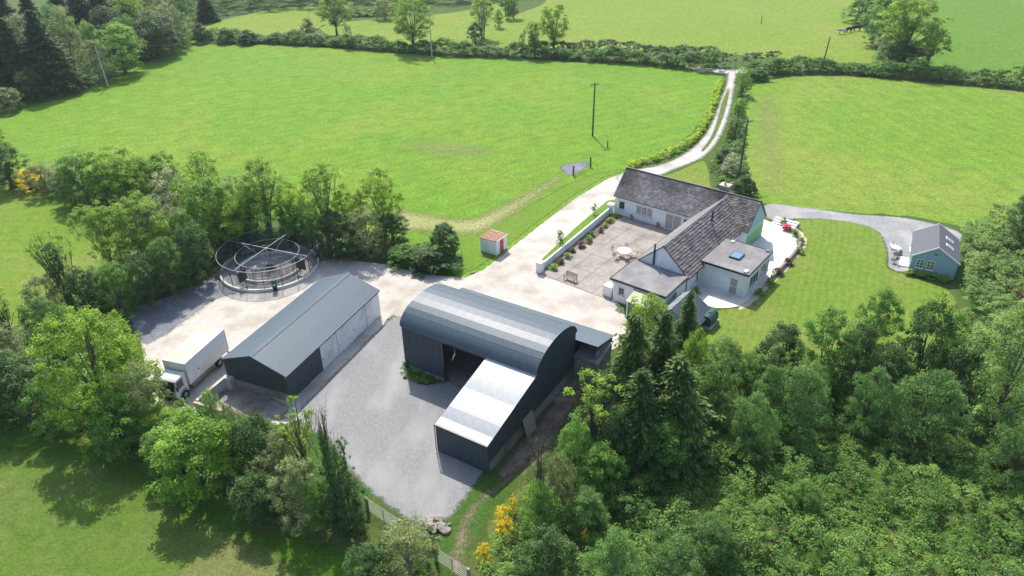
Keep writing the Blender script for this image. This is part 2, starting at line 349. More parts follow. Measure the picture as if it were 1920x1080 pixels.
sheet('field_far_middle', [(600, 50), (660, 40), (760, 32), (860, 22), (945, 6), (960, 30), (900, 75), (940, 88), (900, 92), (740, 84), (640, 74)], .012, 'turf_far', step=2)
sheet('field_far_right', [(880, 90), (940, 40), (1010, 12), (1100, -20), (1560, -30), (1610, 40), (1640, 90), (1640, 118), (1500, 112), (1340, 100), (1100, 90), (960, 92)], .008, 'turf_far', step=2)
sheet('field_far_corner', [(1640, 122), (1660, 60), (1690, -30), (2300, -30), (2300, 170), (1920, 150), (1780, 128)], .012, 'turf_deep', step=2)
# yards and drives
soft('concrete_yard', [(262, 640), (290, 600), (350, 560), (420, 520), (500, 500), (590, 488), (650, 487), (720, 494), (800, 514), (872, 520), (905, 505), (960, 462), (1020, 415), (1080, 370), (1140, 334), (1185, 318), (1215, 340), (1150, 382), (1080, 445), (1012, 508), (1075, 520), (1140, 545), (1172, 580), (1185, 640), (1050, 700), (800, 660), (735, 590), (640, 720), (560, 790), (520, 800), (430, 770), (300, 790), (270, 700)], .014, 'concrete_yard', smooth=False, amp=.45, width=.15)
soft('gravel_yard', [(736, 588), (760, 592), (770, 680), (860, 700), (1000, 730), (945, 850), (900, 905), (868, 950), (850, 978), (775, 990), (705, 940), (650, 885), (610, 830), (560, 800), (556, 762), (585, 738), (690, 632)], .022, 'gravel', smooth=False, amp=.8, width=.5)
soft('gravel_strip', [(235, 585), (320, 548), (400, 508), (398, 470), (480, 440), (600, 455), (612, 492), (560, 516), (500, 548), (420, 560), (355, 604), (300, 640), (260, 650)], .022, 'gravel_blue_shaded', amp=1.2, width=.9)
soft('drive', [(1150, 332), (1180, 318), (1226, 310), (1272, 292), (1310, 262), (1333, 225), (1346, 190), (1358, 160), (1364, 134), (1383, 134), (1380, 165), (1374, 200), (1362, 240), (1345, 272), (1318, 298), (1270, 318), (1232, 334), (1200, 346), (1175, 352)], .020, 'gravel_drive', amp=.7, width=.8, cell=.4)
soft('drive_grass_strip', [(1352, 190), (1364, 165), (1368, 160), (1369, 178), (1363, 205), (1353, 235), (1340, 262), (1322, 284), (1312, 283), (1331, 255), (1343, 222)], .026, 'turf_scrub', amp=.35, width=.5, cell=.3)
soft('road', [(1270, 122), (1320, 126), (1355, 129), (1385, 129), (1410, 128), (1420, 133), (1395, 138), (1350, 138), (1300, 131)], .016, 'gravel_drive', amp=.4, width=.3, smooth=False)
soft('drive_right', [(1434, 382), (1480, 384), (1600, 400), (1700, 408), (1790, 430), (1806, 452), (1740, 500), (1705, 512), (1664, 504), (1660, 470), (1642, 434), (1600, 420), (1550, 413), (1490, 412), (1448, 415), (1430, 402)], .020, 'gravel_grey', amp=.5, width=.4)
soft('lawn', [(1487, 412), (1560, 411), (1620, 419), (1650, 436), (1664, 470), (1666, 503), (1700, 514), (1780, 545), (1798, 580), (1810, 640), (1700, 690), (1500, 700), (1335, 680), (1322, 640), (1330, 590), (1362, 578), (1402, 572), (1448, 530), (1484, 490), (1509, 458), (1500, 430)], .014, 'turf_lawn', amp=.3, width=.2)
soft('lawn_back', [(1226, 336), (1270, 319), (1318, 299), (1332, 318), (1336, 345), (1340, 372), (1260, 350)], .012, 'turf_lawn', amp=.4)
soft('lawn_verge', [(1008, 492), (1080, 425), (1138, 376), (1165, 372), (1150, 392), (1080, 452), (1014, 512)], .024, 'turf_verge', amp=.15, width=.15, cell=.3, smooth=False)
soft('verge', [(752, 425), (870, 440), (960, 402), (1060, 345), (1110, 326), (1160, 316), (1180, 318), (1130, 336), (1075, 370), (1000, 426), (930, 482), (880, 516), (860, 500), (860, 470), (790, 440)], .010, 'turf_verge', amp=.6, width=.5, smooth=False)
soft('dry_swath', [(735, 386), (850, 402), (895, 397), (980, 356), (1040, 321), (1068, 315), (1065, 337), (1010, 381), (935, 432), (885, 447), (800, 441), (730, 438)], .013, 'turf_dry', amp=2.4, width=2.6, sc=2.2)
soft('gate_hardcore', [(1047, 312), (1062, 306), (1098, 302), (1106, 308), (1085, 326), (1062, 328)], .016, 'gravel_blue_shaded', amp=.6)
sheet('patio_right', [(1300, 540), (1392, 440), (1424, 412), (1452, 420), (1478, 430), (1500, 452), (1490, 474), (1452, 516), (1404, 566), (1352, 578), (1318, 568)], .022, 'paving_pale', step=.6)
sheet('patio_bed', [(1478, 430), (1502, 434), (1512, 458), (1488, 492), (1450, 532), (1404, 574), (1384, 578), (1440, 528), (1478, 488), (1496, 456)], .030, 'sand', step=.5, jit=.05)
soft('dung_floor', [(368, 752), (432, 706), (548, 760), (540, 792), (470, 790)], .020, 'dung_yard', amp=.4, cell=.3, smooth=False)
soft('soil_strip', [(925, 880), (1000, 790), (1070, 690), (1115, 690), (1090, 760), (1020, 850), (950, 905)], .012, 'soil', amp=1., width=.8)
soft('track', [(848, 985), (868, 950), (905, 915), (960, 880), (1010, 815), (1045, 780), (1050, 830), (1000, 890), (940, 925), (905, 965), (890, 1010), (884, 1060), (866, 1095), (826, 1075), (836, 1020)], .014, 'turf_tan', amp=1.3, width=1.2, cell=.35)
soft('track_grass', [(905, 950), (950, 915), (1000, 880), (1010, 920), (960, 1000), (920, 1060), (895, 1070), (890, 1010)], .018, 'turf_scrub', amp=1.3, width=1.2, cell=.35)
soft('barn_verge', [(750, 678), (775, 676), (850, 700), (856, 712), (800, 726), (764, 714)], .028, 'turf_scrub', amp=.6, width=.5, cell=.25)
soft('lawn_edge', [(-200, 720), (0, 740), (120, 790), (240, 845), (380, 905), (520, 960), (640, 1000), (740, 1030), (700, 1120), (560, 1110), (430, 1040), (300, 970), (200, 915), (80, 870), (-200, 850)], .014, 'turf_green', amp=1.8, width=2.6, sc=.7)
soft('dry_margin', [(1398, 190), (1440, 165), (1475, 190), (1490, 260), (1500, 345), (1470, 375), (1410, 350), (1396, 260)], .014, 'turf_dry', amp=5., width=9., sc=.9)
soft('dry_patch', [(760, 255), (900, 262), (960, 285), (880, 305), (740, 290)], .014, 'turf_dry', amp=5.5, width=10., sc=1.1)
soft('worn_grass', [(300, 440), (330, 436), (300, 470), (240, 500), (225, 490), (270, 455)], .013, 'turf_tan', amp=1.5, width=1.2)

# ================================================================== corrugated sheets
def corr(w_, h, n=6, amp=.018, curve=None, seg=1):
    """sheet: corrugations run along local y (0..h) or along a curve of (y,z) points; width on x"""
    pts = curve or [(h * i / seg, 0) for i in range(seg + 1)]; mb = MB(); prof = []
    for i in range(n):
        p = w_ / n
        for fx, fz in ((.0, 0), (.35, 0), (.5, 1), (.85, 1)): prof.append((i * p + fx * p, fz * amp * 2))
    prof.append((w_, 0)); k = len(prof); rows = []
    for i, (y, z) in enumerate(pts):
        a = pts[max(i - 1, 0)]; b = pts[min(i + 1, len(pts) - 1)]; t = Vector((b[0] - a[0], b[1] - a[1])).normalized(); nx, nz = -t.y, t.x
        for x, q in prof: mb.v.append((x, y + nx * q, z + nz * q))
    for i in range(len(pts) - 1):
        for j in range(k - 1): mb.f.append([i * k + j, i * k + j + 1, (i + 1) * k + j + 1, (i + 1) * k + j])
    me = bpy.data.meshes.new('sheet'); me.from_pydata(mb.v, [], mb.f); me.update(); return me
def clad(name, ma, parent, p0, p1, z0, z1, n, slant=None, out=.01):
    """vertical cladding sheets from p0 to p1 (local xy), each a piece of its own; slant=(z at p0, z at p1)"""
    p0, p1 = Vector(p0), Vector(p1); L = (p1 - p0).length; d = (p1 - p0) / L; w_ = L / n
    nrm = Vector((d.y, -d.x)); ang = math.atan2(d.y, d.x); shared = None
    for i in range(n):
        if slant:
            za = slant(i * w_); zb = slant((i + 1) * w_); me = corr(w_ - .006, 1, 5)
            for v in me.vertices:
                x, y, z = v.co; f = x / w_; v.co = (x, -z, z0 + y * ((za + (zb - za) * f) - z0))
        else:
            if shared is None:
                shared = corr(w_ - .006, 1, 5)
                for v in shared.vertices: x, y, z = v.co; v.co = (x, -z, z0 + y * (z1 - z0))
            me = shared
        q = p0 + d * (i * w_ + .003) + nrm * out
        link(name, me, parent, (q.x, q.y, 0), ang, ma)

# ================================================================== long grey shed
t = thing('long_shed', 'long low grey metal shed with ridge roof beside the parked truck', 'shed', (-20.584, 52.81, 0), 1.175)
L_, W_, E_, RG = 15.958, 7.041, 3.159, 4.444
wl = MB(); wl.box(0, .15, .15, W_ - .15, 0, 1.0); wl.box(0, L_, W_ - .15, W_, 0, 1.2); wl.box(L_ - .15, L_, .15, W_ - .15, 0, 1.0); wl.box(0, 5.2, 0, .15, 0, .18)
wall = wl.build('plinth_wall', 'block_wall', t)
fr = MB()
for x in (.2, 5.2, 10.5, L_ - .2):
    fr.box(x - .06, x + .06, .17, .29, 0, E_ - .1); fr.box(x - .06, x + .06, W_ - .3, W_ - .18, 0, E_ - .1)
fr.build('steel_frame', 'galv_old', t)
gab = lambda s: (E_ - .05) + (RG - E_) * (1 - abs(s - W_ / 2) / (W_ / 2))
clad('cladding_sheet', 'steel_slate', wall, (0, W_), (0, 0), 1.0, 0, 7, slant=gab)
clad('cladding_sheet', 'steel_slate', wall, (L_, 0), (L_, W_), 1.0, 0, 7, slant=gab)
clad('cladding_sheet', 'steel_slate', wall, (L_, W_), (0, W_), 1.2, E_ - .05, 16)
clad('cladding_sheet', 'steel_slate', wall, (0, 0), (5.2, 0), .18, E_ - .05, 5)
for i in range(4):
    a = 5.22 + i * 2.68; d = box('sliding_door', 'white_door_sheet', t, a, a + 2.66, -.03 - .05 * (i % 2), .02 - .05 * (i % 2), .06, E_ - .12, bevel=.01)
    MB().tube([(a + .25, -.05 - .05 * (i % 2), 1.05), (a + .25, -.05 - .05 * (i % 2), 1.35)], .025).build('handle', 'galv_old', d)
MB().box(5.1, L_, -.10, -.02, E_ - .12, E_ - .03).build('door_track', 'galv_old', t)
slope = math.hypot(W_ / 2, RG - E_); pit = math.atan2(RG - E_, W_ / 2)
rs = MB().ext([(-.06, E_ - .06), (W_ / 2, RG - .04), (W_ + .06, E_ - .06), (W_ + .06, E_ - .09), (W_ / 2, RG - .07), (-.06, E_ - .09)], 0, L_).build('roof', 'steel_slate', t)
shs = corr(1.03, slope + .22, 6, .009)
for i in range(16):
    for s in (0, 1):
        o = link('roof_sheet', shs, rs, ma='steel_roof_shed'); x = -.12 + i * 1.013
        if s == 0: o.matrix_local = Matrix.Translation((x, -.2, E_ - .073)) @ Matrix.Rotation(pit, 4, 'X')
        else: o.matrix_local = Matrix.Translation((x + 1.03, W_ + .2, E_ - .073)) @ Matrix.Rotation(math.pi, 4, 'Z') @ Matrix.Rotation(pit, 4, 'X')
MB().ext([(W_ / 2 - .22, RG - .03), (W_ / 2, RG + .07), (W_ / 2 + .22, RG - .03), (W_ / 2, RG + .03)], -.14, L_ + .14).build('ridge_cap', 'steel_roof_shed', t)
bg_ = MB()
bg_.ext([(-.24, E_ - .20), (-.24, E_ - .02), (W_ / 2, RG + .05), (W_ + .24, E_ - .02), (W_ + .24, E_ - .20), (W_ / 2, RG - .12)], -.17, -.13)
bg_.build('bargeboard', 'steel_slate', t)
MB().tube([(-.3, -.17, E_ - .12), (L_ + .1, -.17, E_ - .16)], .06, 6).build('gutter', 'black_trim', t)
# low walls of the dung yard at its near end
t = thing('yard_wall', 'low concrete yard wall with two arms between truck and long shed', 'wall', (-20.584, 52.81, 0), 1.175)
box('wall_arm', 'pale_concrete', t, -4.0, -.02, 7.0, 7.25, 0, 1.15, bevel=.03)
box('wall_arm', 'pale_concrete', t, -4.25, -4.0, 3.9, 7.25, 0, 1.05, bevel=.03)
box('coping', 'sand', t, -4.28, -3.97, 3.88, 7.28, 1.05, 1.12, bevel=.02)
box('coping', 'pale_concrete', t, -3.97, -.02, 6.97, 7.28, 1.15, 1.21, bevel=.02)
box('buttress', 'pale_concrete', t, -.55, -.02, 6.2, 6.99, 0, 1.3, bevel=.02)

# ================================================================== round-roofed barn
t = thing('round_roofed_barn', 'dark grey barn with curved roof and bright galvanised lean-to in front', 'barn', (-2.133, 43.452, 0), 1.014)
X0, D_, BL, BE, RI = 7.833, 7.25, 14.789, 5.07, 1.85
LW, LH0, LH1 = 5.124, 3.09, 4.9
xc = X0 + D_ / 2
arch = lambda x: BE - .1 + RI * math.sqrt(max(0, 1 - ((x - xc) / (D_ / 2)) ** 2))
pl = MB(); pl.box(X0, X0 + .18, 10.2, BL, 0, .55); pl.box(X0 + .18, X0 + D_, BL - .18, BL, 0, .8); pl.box(X0 + .2, X0 + D_, 0, .18, 0, 1.2); pl.box(.2, X0 + .2, 0, .18, 0, 1.2); pl.box(X0 + D_ - .18, X0 + D_, .18, BL - .18, 0, .8)
wall = pl.build('plinth_wall', 'block_wall', t)
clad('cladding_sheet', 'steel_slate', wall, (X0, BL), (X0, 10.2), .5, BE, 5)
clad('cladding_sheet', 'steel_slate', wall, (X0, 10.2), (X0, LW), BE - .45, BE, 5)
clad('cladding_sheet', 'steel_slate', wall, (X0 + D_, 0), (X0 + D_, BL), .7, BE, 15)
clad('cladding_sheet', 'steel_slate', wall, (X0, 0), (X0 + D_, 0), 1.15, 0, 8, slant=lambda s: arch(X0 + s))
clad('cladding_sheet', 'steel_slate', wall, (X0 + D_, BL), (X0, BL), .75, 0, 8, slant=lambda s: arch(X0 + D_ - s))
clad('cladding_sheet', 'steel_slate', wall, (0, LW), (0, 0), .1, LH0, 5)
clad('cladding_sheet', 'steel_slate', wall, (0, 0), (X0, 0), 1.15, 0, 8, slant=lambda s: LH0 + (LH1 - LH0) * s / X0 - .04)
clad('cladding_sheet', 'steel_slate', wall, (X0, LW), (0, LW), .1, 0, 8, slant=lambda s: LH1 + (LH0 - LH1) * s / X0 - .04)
fr = MB()
for y in (.25, 5.05, 10.2, BL - .25):
    fr.box(X0 + .03, X0 + .15, y - .06, y + .06, 0, BE - .1); fr.box(X0 + D_ - .15, X0 + D_ - .03, y - .06, y + .06, 0, BE - .1)
for i in range(4):
    y = (.25, 5.05, 10.2, BL - .25)[i]
    fr.tube([(xc + (D_ / 2 - .12) * math.cos(a), y, BE - .25 + RI * .95 * math.sin(a)) for a in np.linspace(0, math.pi, 13)], .05, 6)
fr.build('steel_frame', 'galv_old', t)
box('floor', 'dung_yard', t, X0 + .05, X0 + D_ - .2, .2, BL - .2, .02, .05)
# curved roof in three rows of sheets
def arc(a0, a1, n=9): return [(xc - X0 - (D_ / 2 + .12) * math.cos(a), BE - .1 + RI * math.sin(a)) for a in np.linspace(a0, a1, n)]
under = MB(); P = arc(0, math.pi, 40)
under.ext([(x + X0, z - .03) for x, z in P] + [(x + X0, z - .05) for x, z in P[::-1]], -.02, BL + .02, 'y'); rf = under.build('roof', 'galv_old', t)
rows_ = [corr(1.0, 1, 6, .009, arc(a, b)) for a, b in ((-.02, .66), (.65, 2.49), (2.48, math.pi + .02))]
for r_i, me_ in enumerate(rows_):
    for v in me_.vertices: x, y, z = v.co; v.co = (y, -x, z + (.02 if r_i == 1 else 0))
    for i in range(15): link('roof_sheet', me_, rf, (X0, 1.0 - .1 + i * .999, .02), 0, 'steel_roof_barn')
# galvanised front lean-to
sl_ = math.hypot(X0, LH1 - LH0); pa = math.atan2(LH1 - LH0, X0)
lr = MB().ext([(-.05, LH0 - .03), (X0 - .02, LH1 - .03), (X0 - .02, LH1 - .06), (-.05, LH0 - .06)], .02, LW - .02, 'y').build('lean_to_roof', 'galv_old', t)
FRC = ((.12, 'galvanised'), (.15, 'galv_dull'), (.28, 'galvanised'), (.20, 'galv_mid'), (.255, 'galvanised')); s0 = -.15
for j, (f, mm) in enumerate(FRC):
    piece = corr(1.05, sl_ * f + .1, 6, .005)
    for i in range(5):
        o = link('roof_sheet', piece, lr, ma=mm)
        o.matrix_local = Matrix.Translation((0, 0, LH0 - .02)) @ Matrix.Rotation(-pa, 4, 'Y') @ Matrix.Translation((s0, 1.05 + i * 1.03 - .05, .004 * j)) @ Matrix.Rotation(-math.pi / 2, 4, 'Z')
    s0 += sl_ * f
MB().tube([(-.1, LW + .06, LH0 - .1), (-.1, LW + .06, .1)], .05, 6).build('downpipe', 'galv_pipe', t)
MB().ext([(-.2, LH0 - .14), (-.2, LH0 + .01), (-.14, LH0 + .01), (-.14, LH0 - .14)], -.05, LW + .05, 'y').build('fascia', 'black_trim', t)
# low lean-to along the back
bx0, bx1 = X0 + D_ + .02, 18.8
lb = MB().ext([(bx0, 4.15), (bx1, 3.2), (bx1, 3.16), (bx0, 4.11)], -2.3, 15.4, 'y').build('back_lean_to_roof', 'galv_old', t)
pb = math.atan2(.95, bx1 - bx0); sb = math.hypot(.95, bx1 - bx0) + .1; me_ = corr(1.0, sb, 6, .009)
for i in range(18):
    o = link('roof_sheet', me_, lb, ma='steel_roof_shed'); o.matrix_local = Matrix.Translation((bx1 + .08, -2.33 + i * .988, 3.20)) @ Matrix.Rotation(pb, 4, 'Y') @ Matrix.Rotation(math.pi / 2, 4, 'Z')
bw = MB(); bw.box(bx1 - .3, bx1 - .1, -2.2, 15.3, 0, 3.1); bw.box(bx0 + .1, bx1 - .3, 15.1, 15.3, 0, 3.25); bw.box(bx0 + .1, bx1 - .3, -2.2, -2.0, 0, 3.25); bw.build('back_wall', 'block_wall', t)
t = thing('tin_lean_to', 'small dull tin-roofed lean-to at the gable end of the curved barn', 'shed', (-2.133, 43.452, 0), 1.014)
bw = MB(); bw.box(14.9, 15.02, -2.5, -.06, 0, 2.4); bw.box(15.02, 17.8, -2.5, -2.38, 0, 2.55); bw.build('wall', 'block_wall', t)
fl = MB().ext([(14.75, 2.46), (17.95, 3.08), (17.95, 3.05), (14.75, 2.43)], -2.6, -.06, 'y').build('roof', 'galv_old', t)
me_ = corr(.86, 3.3, 6, .012); pg = math.atan2(.62, 3.2)
for i in range(3):
    o = link('roof_sheet', me_, fl, ma='galvanised' if i == 1 else 'galv_old'); o.matrix_local = Matrix.Translation((14.72, -.05 - i * .84, 2.475)) @ Matrix.Rotation(-pg, 4, 'Y') @ Matrix.Rotation(-math.pi / 2, 4, 'Z')
box('flashing', 'black_trim', t, 17.9, 18.05, -2.6, -.06, 3.0, 3.18)
tag(box('leaning_board', 'wood_weathered', None, 0, 1.6, 0, .06, 0, 1.9), 'weathered board sheet leaning on the long side of the galvanised lean-to', 'board').matrix_world = Matrix.Translation((-2.133, 43.452, 0)) @ Matrix.Rotation(1.014, 4, 'Z') @ Matrix.Translation((5.2, -.62, 0)) @ Matrix.Rotation(R(-14), 4, 'X')

# ================================================================== farmhouse
house = thing('farmhouse', 'white T-shaped single-storey farmhouse with dark slate and tile roofs', 'house', (19.342, 69.958, 0), .9)
FL, FW, FE, FR = 14.36, 6.341, 2.777, 5.6
BX0, BX1, BY0, BY1, BE2, BR2 = 14.36, 19.977, -1.03, 17.923, 3.0, 5.9
def window(parent, loc, rz, w_, h, cols=2, rows=1, frame='white_paint', pane='glass', sill='pale_concrete', name='window', proud=.07):
    mb = MB(); b = .06
    mb.box(-w_ / 2, -w_ / 2 + b, -proud, .0, 0, h); mb.box(w_ / 2 - b, w_ / 2, -proud, 0, 0, h); mb.box(-w_ / 2 + b, w_ / 2 - b, -proud, 0, 0, b); mb.box(-w_ / 2 + b, w_ / 2 - b, -proud, 0, h - b, h)
    for i in range(1, cols): x = -w_ / 2 + w_ * i / cols; mb.box(x - .03, x + .03, -proud + .01, 0, b, h - b)
    for j in range(1, rows): z = h * j / rows; mb.box(-w_ / 2 + b, w_ / 2 - b, -proud + .015, 0, z - .02, z + .02)
    f = mb.build(name, frame, parent, loc, rz)
    for i in range(cols):
        for j in range(rows):
            x0 = -w_ / 2 + (w_ * i / cols if i else b) + (.03 if i else 0); x1 = -w_ / 2 + (w_ * (i + 1) / cols - .03 if i < cols - 1 else w_ - b)
            z0 = (h * j / rows + .02) if j else b; z1 = (h * (j + 1) / rows - .02) if j < rows - 1 else h - b
            MB().box(x0, x1, -.022, -.012, z0, z1).build('pane', pane, f)
    if sill: MB().box(-w_ / 2 - .08, w_ / 2 + .08, -proud - .09, 0, -.09, -.005).build('sill', sill, f)
    return f
wf = MB().ext([(.12, 0), (FW - .12, 0), (FW - .12, FE), (FW / 2, FR - .14), (.12, FE)], .02, FL + .2).build('front_wing_wall', 'white_render', house)
wb = MB().ext([(BX0 + .1, 0), (BX1 - .1, 0), (BX1 - .1, BE2), ((BX0 + BX1) / 2, BR2 - .14), (BX0 + .1, BE2)], BY0 + .1, BY1 - .1, 'y').build('back_wing_wall', 'white_render', house)
MB().ext([(BX0 + .1, .0), (BX1 - .1, 0), (BX1 - .1, BE2 - .05), ((BX0 + BX1) / 2, BR2 - .2), (BX0 + .1, BE2 - .05)], BY0 + .085, BY0 + .1, 'y').build('painted_gable', 'mural_paint', house)['label'] = 'gable wall painted teal above and green below'
def tiles(name, ma, parent, o, ax, upv, length, height, tw, th, lift=.018, stagger=True, keep=None):
    """overlapping slates on a slope: o corner at the eave, ax along the eave, upv up the slope"""
    o, ax, upv = Vector(o), Vector(ax).normalized(), Vector(upv).normalized(); nz = ax.cross(upv).normalized()
    if nz.z < 0: nz = -nz
    rng = random.Random(int(length * 100)); mb = MB(); nr = int(math.ceil(height / th))
    for r_ in range(nr):
        off = (tw / 2 if (r_ % 2 and stagger) else 0)
        for c in range(int(length / tw) + 2):
            x0 = c * tw - off; x1 = min(x0 + tw - .012, length); x0 = max(x0, 0)
            if x1 - x0 < .03: continue
            y0 = r_ * th; y1 = min(y0 + th * 1.15, height); dz = lift * rng.uniform(.8, 1.7); yj = rng.uniform(-.015, .015)
            a = o + ax * x0 + upv * (y0 + yj); b = o + ax * x1 + upv * (y0 + yj); c2 = o + ax * x1 + upv * y1; d = o + ax * x0 + upv * y1
            if keep and not keep((a + b) / 2 ): continue
            k = len(mb.v); mb.v += [tuple(a + nz * dz), tuple(b + nz * dz), tuple(c2 + nz * .004), tuple(d + nz * .004), tuple(a), tuple(b)]
            mb.f += [[k, k + 1, k + 2, k + 3], [k + 4, k + 5, k + 1, k], [k + 4, k, k + 3], [k + 5, k + 2, k + 1]]
    me = bpy.data.meshes.new(name); me.from_pydata(mb.v, [], mb.f); me.update()
    return tag(link(name, me, parent, ma=ma), kind='stuff')
def ridge(parent, p0, p1, n, r=.14, ma='ridge_tile'):
    p0, p1 = Vector(p0), Vector(p1); d = (p1 - p0) / n; L = d.length; mb = MB()
    mb.ext([(-r, -.09), (-r * .5, .03), (0, .06), (r * .5, .03), (r, -.09), (0, -.02)], 0, L - .01, 'x'); me = mb.me('ridge_tile'); ang = math.atan2(d.y, d.x)
    for i in range(n): link('ridge_tile', me, parent, p0 + d * i, ang, ma)
ov = .22
def gable_roof(name, axis, a0, a1, b0, b1, e, r, ma):
    m_ = (b0 + b1) / 2; k = (r - e) / (m_ - b0); pr = [(b0 - ov, e - ov * k), (m_, r), (b1 + ov, e - ov * k), (b1 + ov, e - ov * k - .09), (m_, r - .10), (b0 - ov, e - ov * k - .09)]
    return MB().ext(pr, a0, a1, axis).build(name, ma, house)
xr = BX0 + (FR - BE2) / (BR2 - BE2) * (BX1 - BX0) / 2
rfw = gable_roof('front_wing_roof', 'x', -.06, BX0 + .6, 0, FW, FE, FR, 'roof_tile')
rbw = gable_roof('back_wing_roof', 'y', BY0 - .06, BY1 + .06, BX0, BX1, BE2, BR2, 'slate_old')
kf = (FR - FE) / (FW / 2); sf = math.hypot(FW / 2 + ov, (FW / 2 + ov) * kf); kb = (BR2 - BE2) / ((BX1 - BX0) / 2); sb = math.hypot((BX1 - BX0) / 2 + ov, ((BX1 - BX0) / 2 + ov) * kb)
tiles('roof_tiles', 'roof_tile', rfw, (-.06, -ov, FE - ov * kf), (1, 0, 0), (0, 1, kf), xr + .06, sf, .46, .36, .065)
tiles('roof_tiles', 'felt', rfw, (-.06, FW + ov, FE - ov * kf), (1, 0, 0), (0, -1, kf), xr + .06, sf, .40, .33, .03)
tiles('roof_slates', 'slate_mossy', rbw, (BX0 - ov, BY0 - .06, BE2 - ov * kb), (0, 1, 0), (1, 0, kb), 4.6, sb, .38, .28, .045)
tiles('roof_slates', 'slate_old', rbw, (BX0 - ov, BY0 + 4.54, BE2 - ov * kb), (0, 1, 0), (1, 0, kb), BY1 - BY0 - 4.48, sb, .30, .22, .022)
tiles('roof_slates', 'slate_old', rbw, (BX1 + ov, BY0 - .06, BE2 - ov * kb), (0, 1, 0), (-1, 0, kb), BY1 - BY0 + .12, sb, .30, .22, .022)
ridge(rfw, (-.06, FW / 2, FR + .03), (xr, FW / 2, FR + .03), 40); ridge(rbw, ((BX0 + BX1) / 2, BY0 - .06, BR2 + .02), ((BX0 + BX1) / 2, BY1 + .06, BR2 + .02), 46, ma='black_trim')
# gutters, downpipes, barge trims
tr = MB()
for y, s in ((-ov - .05, 1), (FW + ov + .05, -1)): tr.tube([(-.1, y, FE - ov * kf - .05), (BX0 - .3, y, FE - ov * kf - .05)], .055, 6)
tr.tube([(BX0 - ov - .05, FW + .5, BE2 - ov * kb - .05), (BX0 - ov - .05, BY1, BE2 - ov * kb - .05)], .055, 6)
tr.build('gutter', 'black_trim', house)
for p in ((.25, .05), (-5.0, FW + .06), (-5.2, 3.6)): MB().tube([(*p, 2.55), (*p, .05)], .045, 6).build('downpipe', 'black_trim', house)
bb = MB()
bb.ext([(-ov, FE - ov * kf - .06), (-ov, FE - ov * kf + .04), (FW / 2, FR + .04), (FW + ov, FE - ov * kf + .04), (FW + ov, FE - ov * kf - .06), (FW / 2, FR - .08)], -.11, -.065, 'x')
m_ = (BX0 + BX1) / 2
bb.ext([(BX0 - ov, BE2 - ov * kb - .06), (BX0 - ov, BE2 - ov * kb + .04), (m_, BR2 + .04), (BX1 + ov, BE2 - ov * kb + .04), (BX1 + ov, BE2 - ov * kb - .06), (m_, BR2 - .08)], BY0 - .11, BY0 - .065, 'y')
bb.build('bargeboard', 'black_trim', house)
# porch block with flat roof
box('porch_wall', 'white_render', house, -5.139, .02, .1, FW - .1, 0, 2.74)
pr = box('porch_roof', 'felt', house, -5.4, -.07, -.18, FW + .18, 2.74, 2.9)
fa = MB(); fa.box(-5.47, -5.4, -.25, FW + .25, 2.68, 2.95); fa.box(-5.4, -.12, FW + .18, FW + .25, 2.68, 2.95); fa.box(-5.4, -.12, -.25, -.18, 2.68, 2.95); fa.build('roof_edge', 'black_trim', pr)
# side extension with flat roof
EX0, EX1, EY0, EH = 3.883, 10.53, -5.362, 3.05
box('extension_wall', 'white_render', house, EX0, EX1, EY0, .12, 0, EH - .12)
er = box('extension_roof', 'felt', house, EX0 - .12, EX1 + .12, EY0 - .12, .24, EH - .12, EH + .04)
fa = MB(); fa.box(EX0 - .18, EX0 - .12, EY0 - .18, .24, EH - .16, EH + .09); fa.box(EX1 + .12, EX1 + .18, EY0 - .18, .24, EH - .16, EH + .09); fa.box(EX0 - .12, EX1 + .12, EY0 - .18, EY0 - .12, EH - .16, EH + .09); fa.box(EX0 - .12, EX1 + .12, .24, .34, EH - .16, EH + .12); fa.build('roof_edge', 'black_trim', er)
jn = MB()
for y in (-1.9, -3.55): jn.box(EX0 - .1, EX1 + .1, y - .05, y + .05, EH + .04, EH + .052)
jn.build('felt_joint', 'ridge_tile', er)
sk = MB(); sk.box(6.3, 7.9, -3.3, -2.0, EH + .042, EH + .22); s_ = sk.build('skylight', 'black_trim', house); box('pane', 'sky_glass', s_, 6.42, 7.78, -3.18, -2.12, EH + .2, EH + .235)
box('vent_box', 'white_paint', er, EX1 - .6, EX1 - .1, -1.0, -.7, EH + .041, EH + .2); box('vent_box', 'white_paint', er, EX0 + .1, EX0 + .7, EY0 + .2, EY0 + .6, EH + .041, EH + .24); box('vent_box', 'stone', er, EX1 - .35, EX1 - .05, EY0 + .1, EY0 + .5, EH + .041, EH + .22)
# openings
H = R
window(house, (BX0 + .1, 16.75, .95), H(-90), .95, 1.2, 1, 1); window(house, (BX0 + .1, 13.3, .95), H(-90), 2.5, 1.25, 3, 1, pane='curtain')
window(house, (BX0 + .1, 9.0, .06), H(-90), 2.3, 2.2, 2, 1, pane='curtain', sill=None, name='patio_door'); window(house, (BX0 + .1, 7.2, .9), H(-90), .8, 1.25, 1, 1)
window(house, (EX0, -3.95, .05), H(-90), .95, 2.1, 1, 2, sill=None, name='door', pane='curtain'); window(house, (6.0, EY0, .8), 0, 2.5, 1.5, 3, 1, pane='glass'); window(house, (9.0, EY0, .8), 0, 2.6, 1.6, 4, 1, pane='warm_glass')
window(house, (3.0, .12, .95), 0, .75, 1.15, 1, 2); window(house, (12.6, .12, .95), 0, .8, 1.15, 1, 2); window(house, (-2.6, .1, 1.1), 0, .9, .95, 2, 1)
window(house, (-5.139, 5.2, 1.1), H(-90), .8, .9, 1, 1); window(house, (BX1 - .1, 14, .95), H(90), 1.2, 1.2, 2, 1); window(house, (BX1 - .1, 4, .95), H(90), 1.2, 1.2, 2, 1)
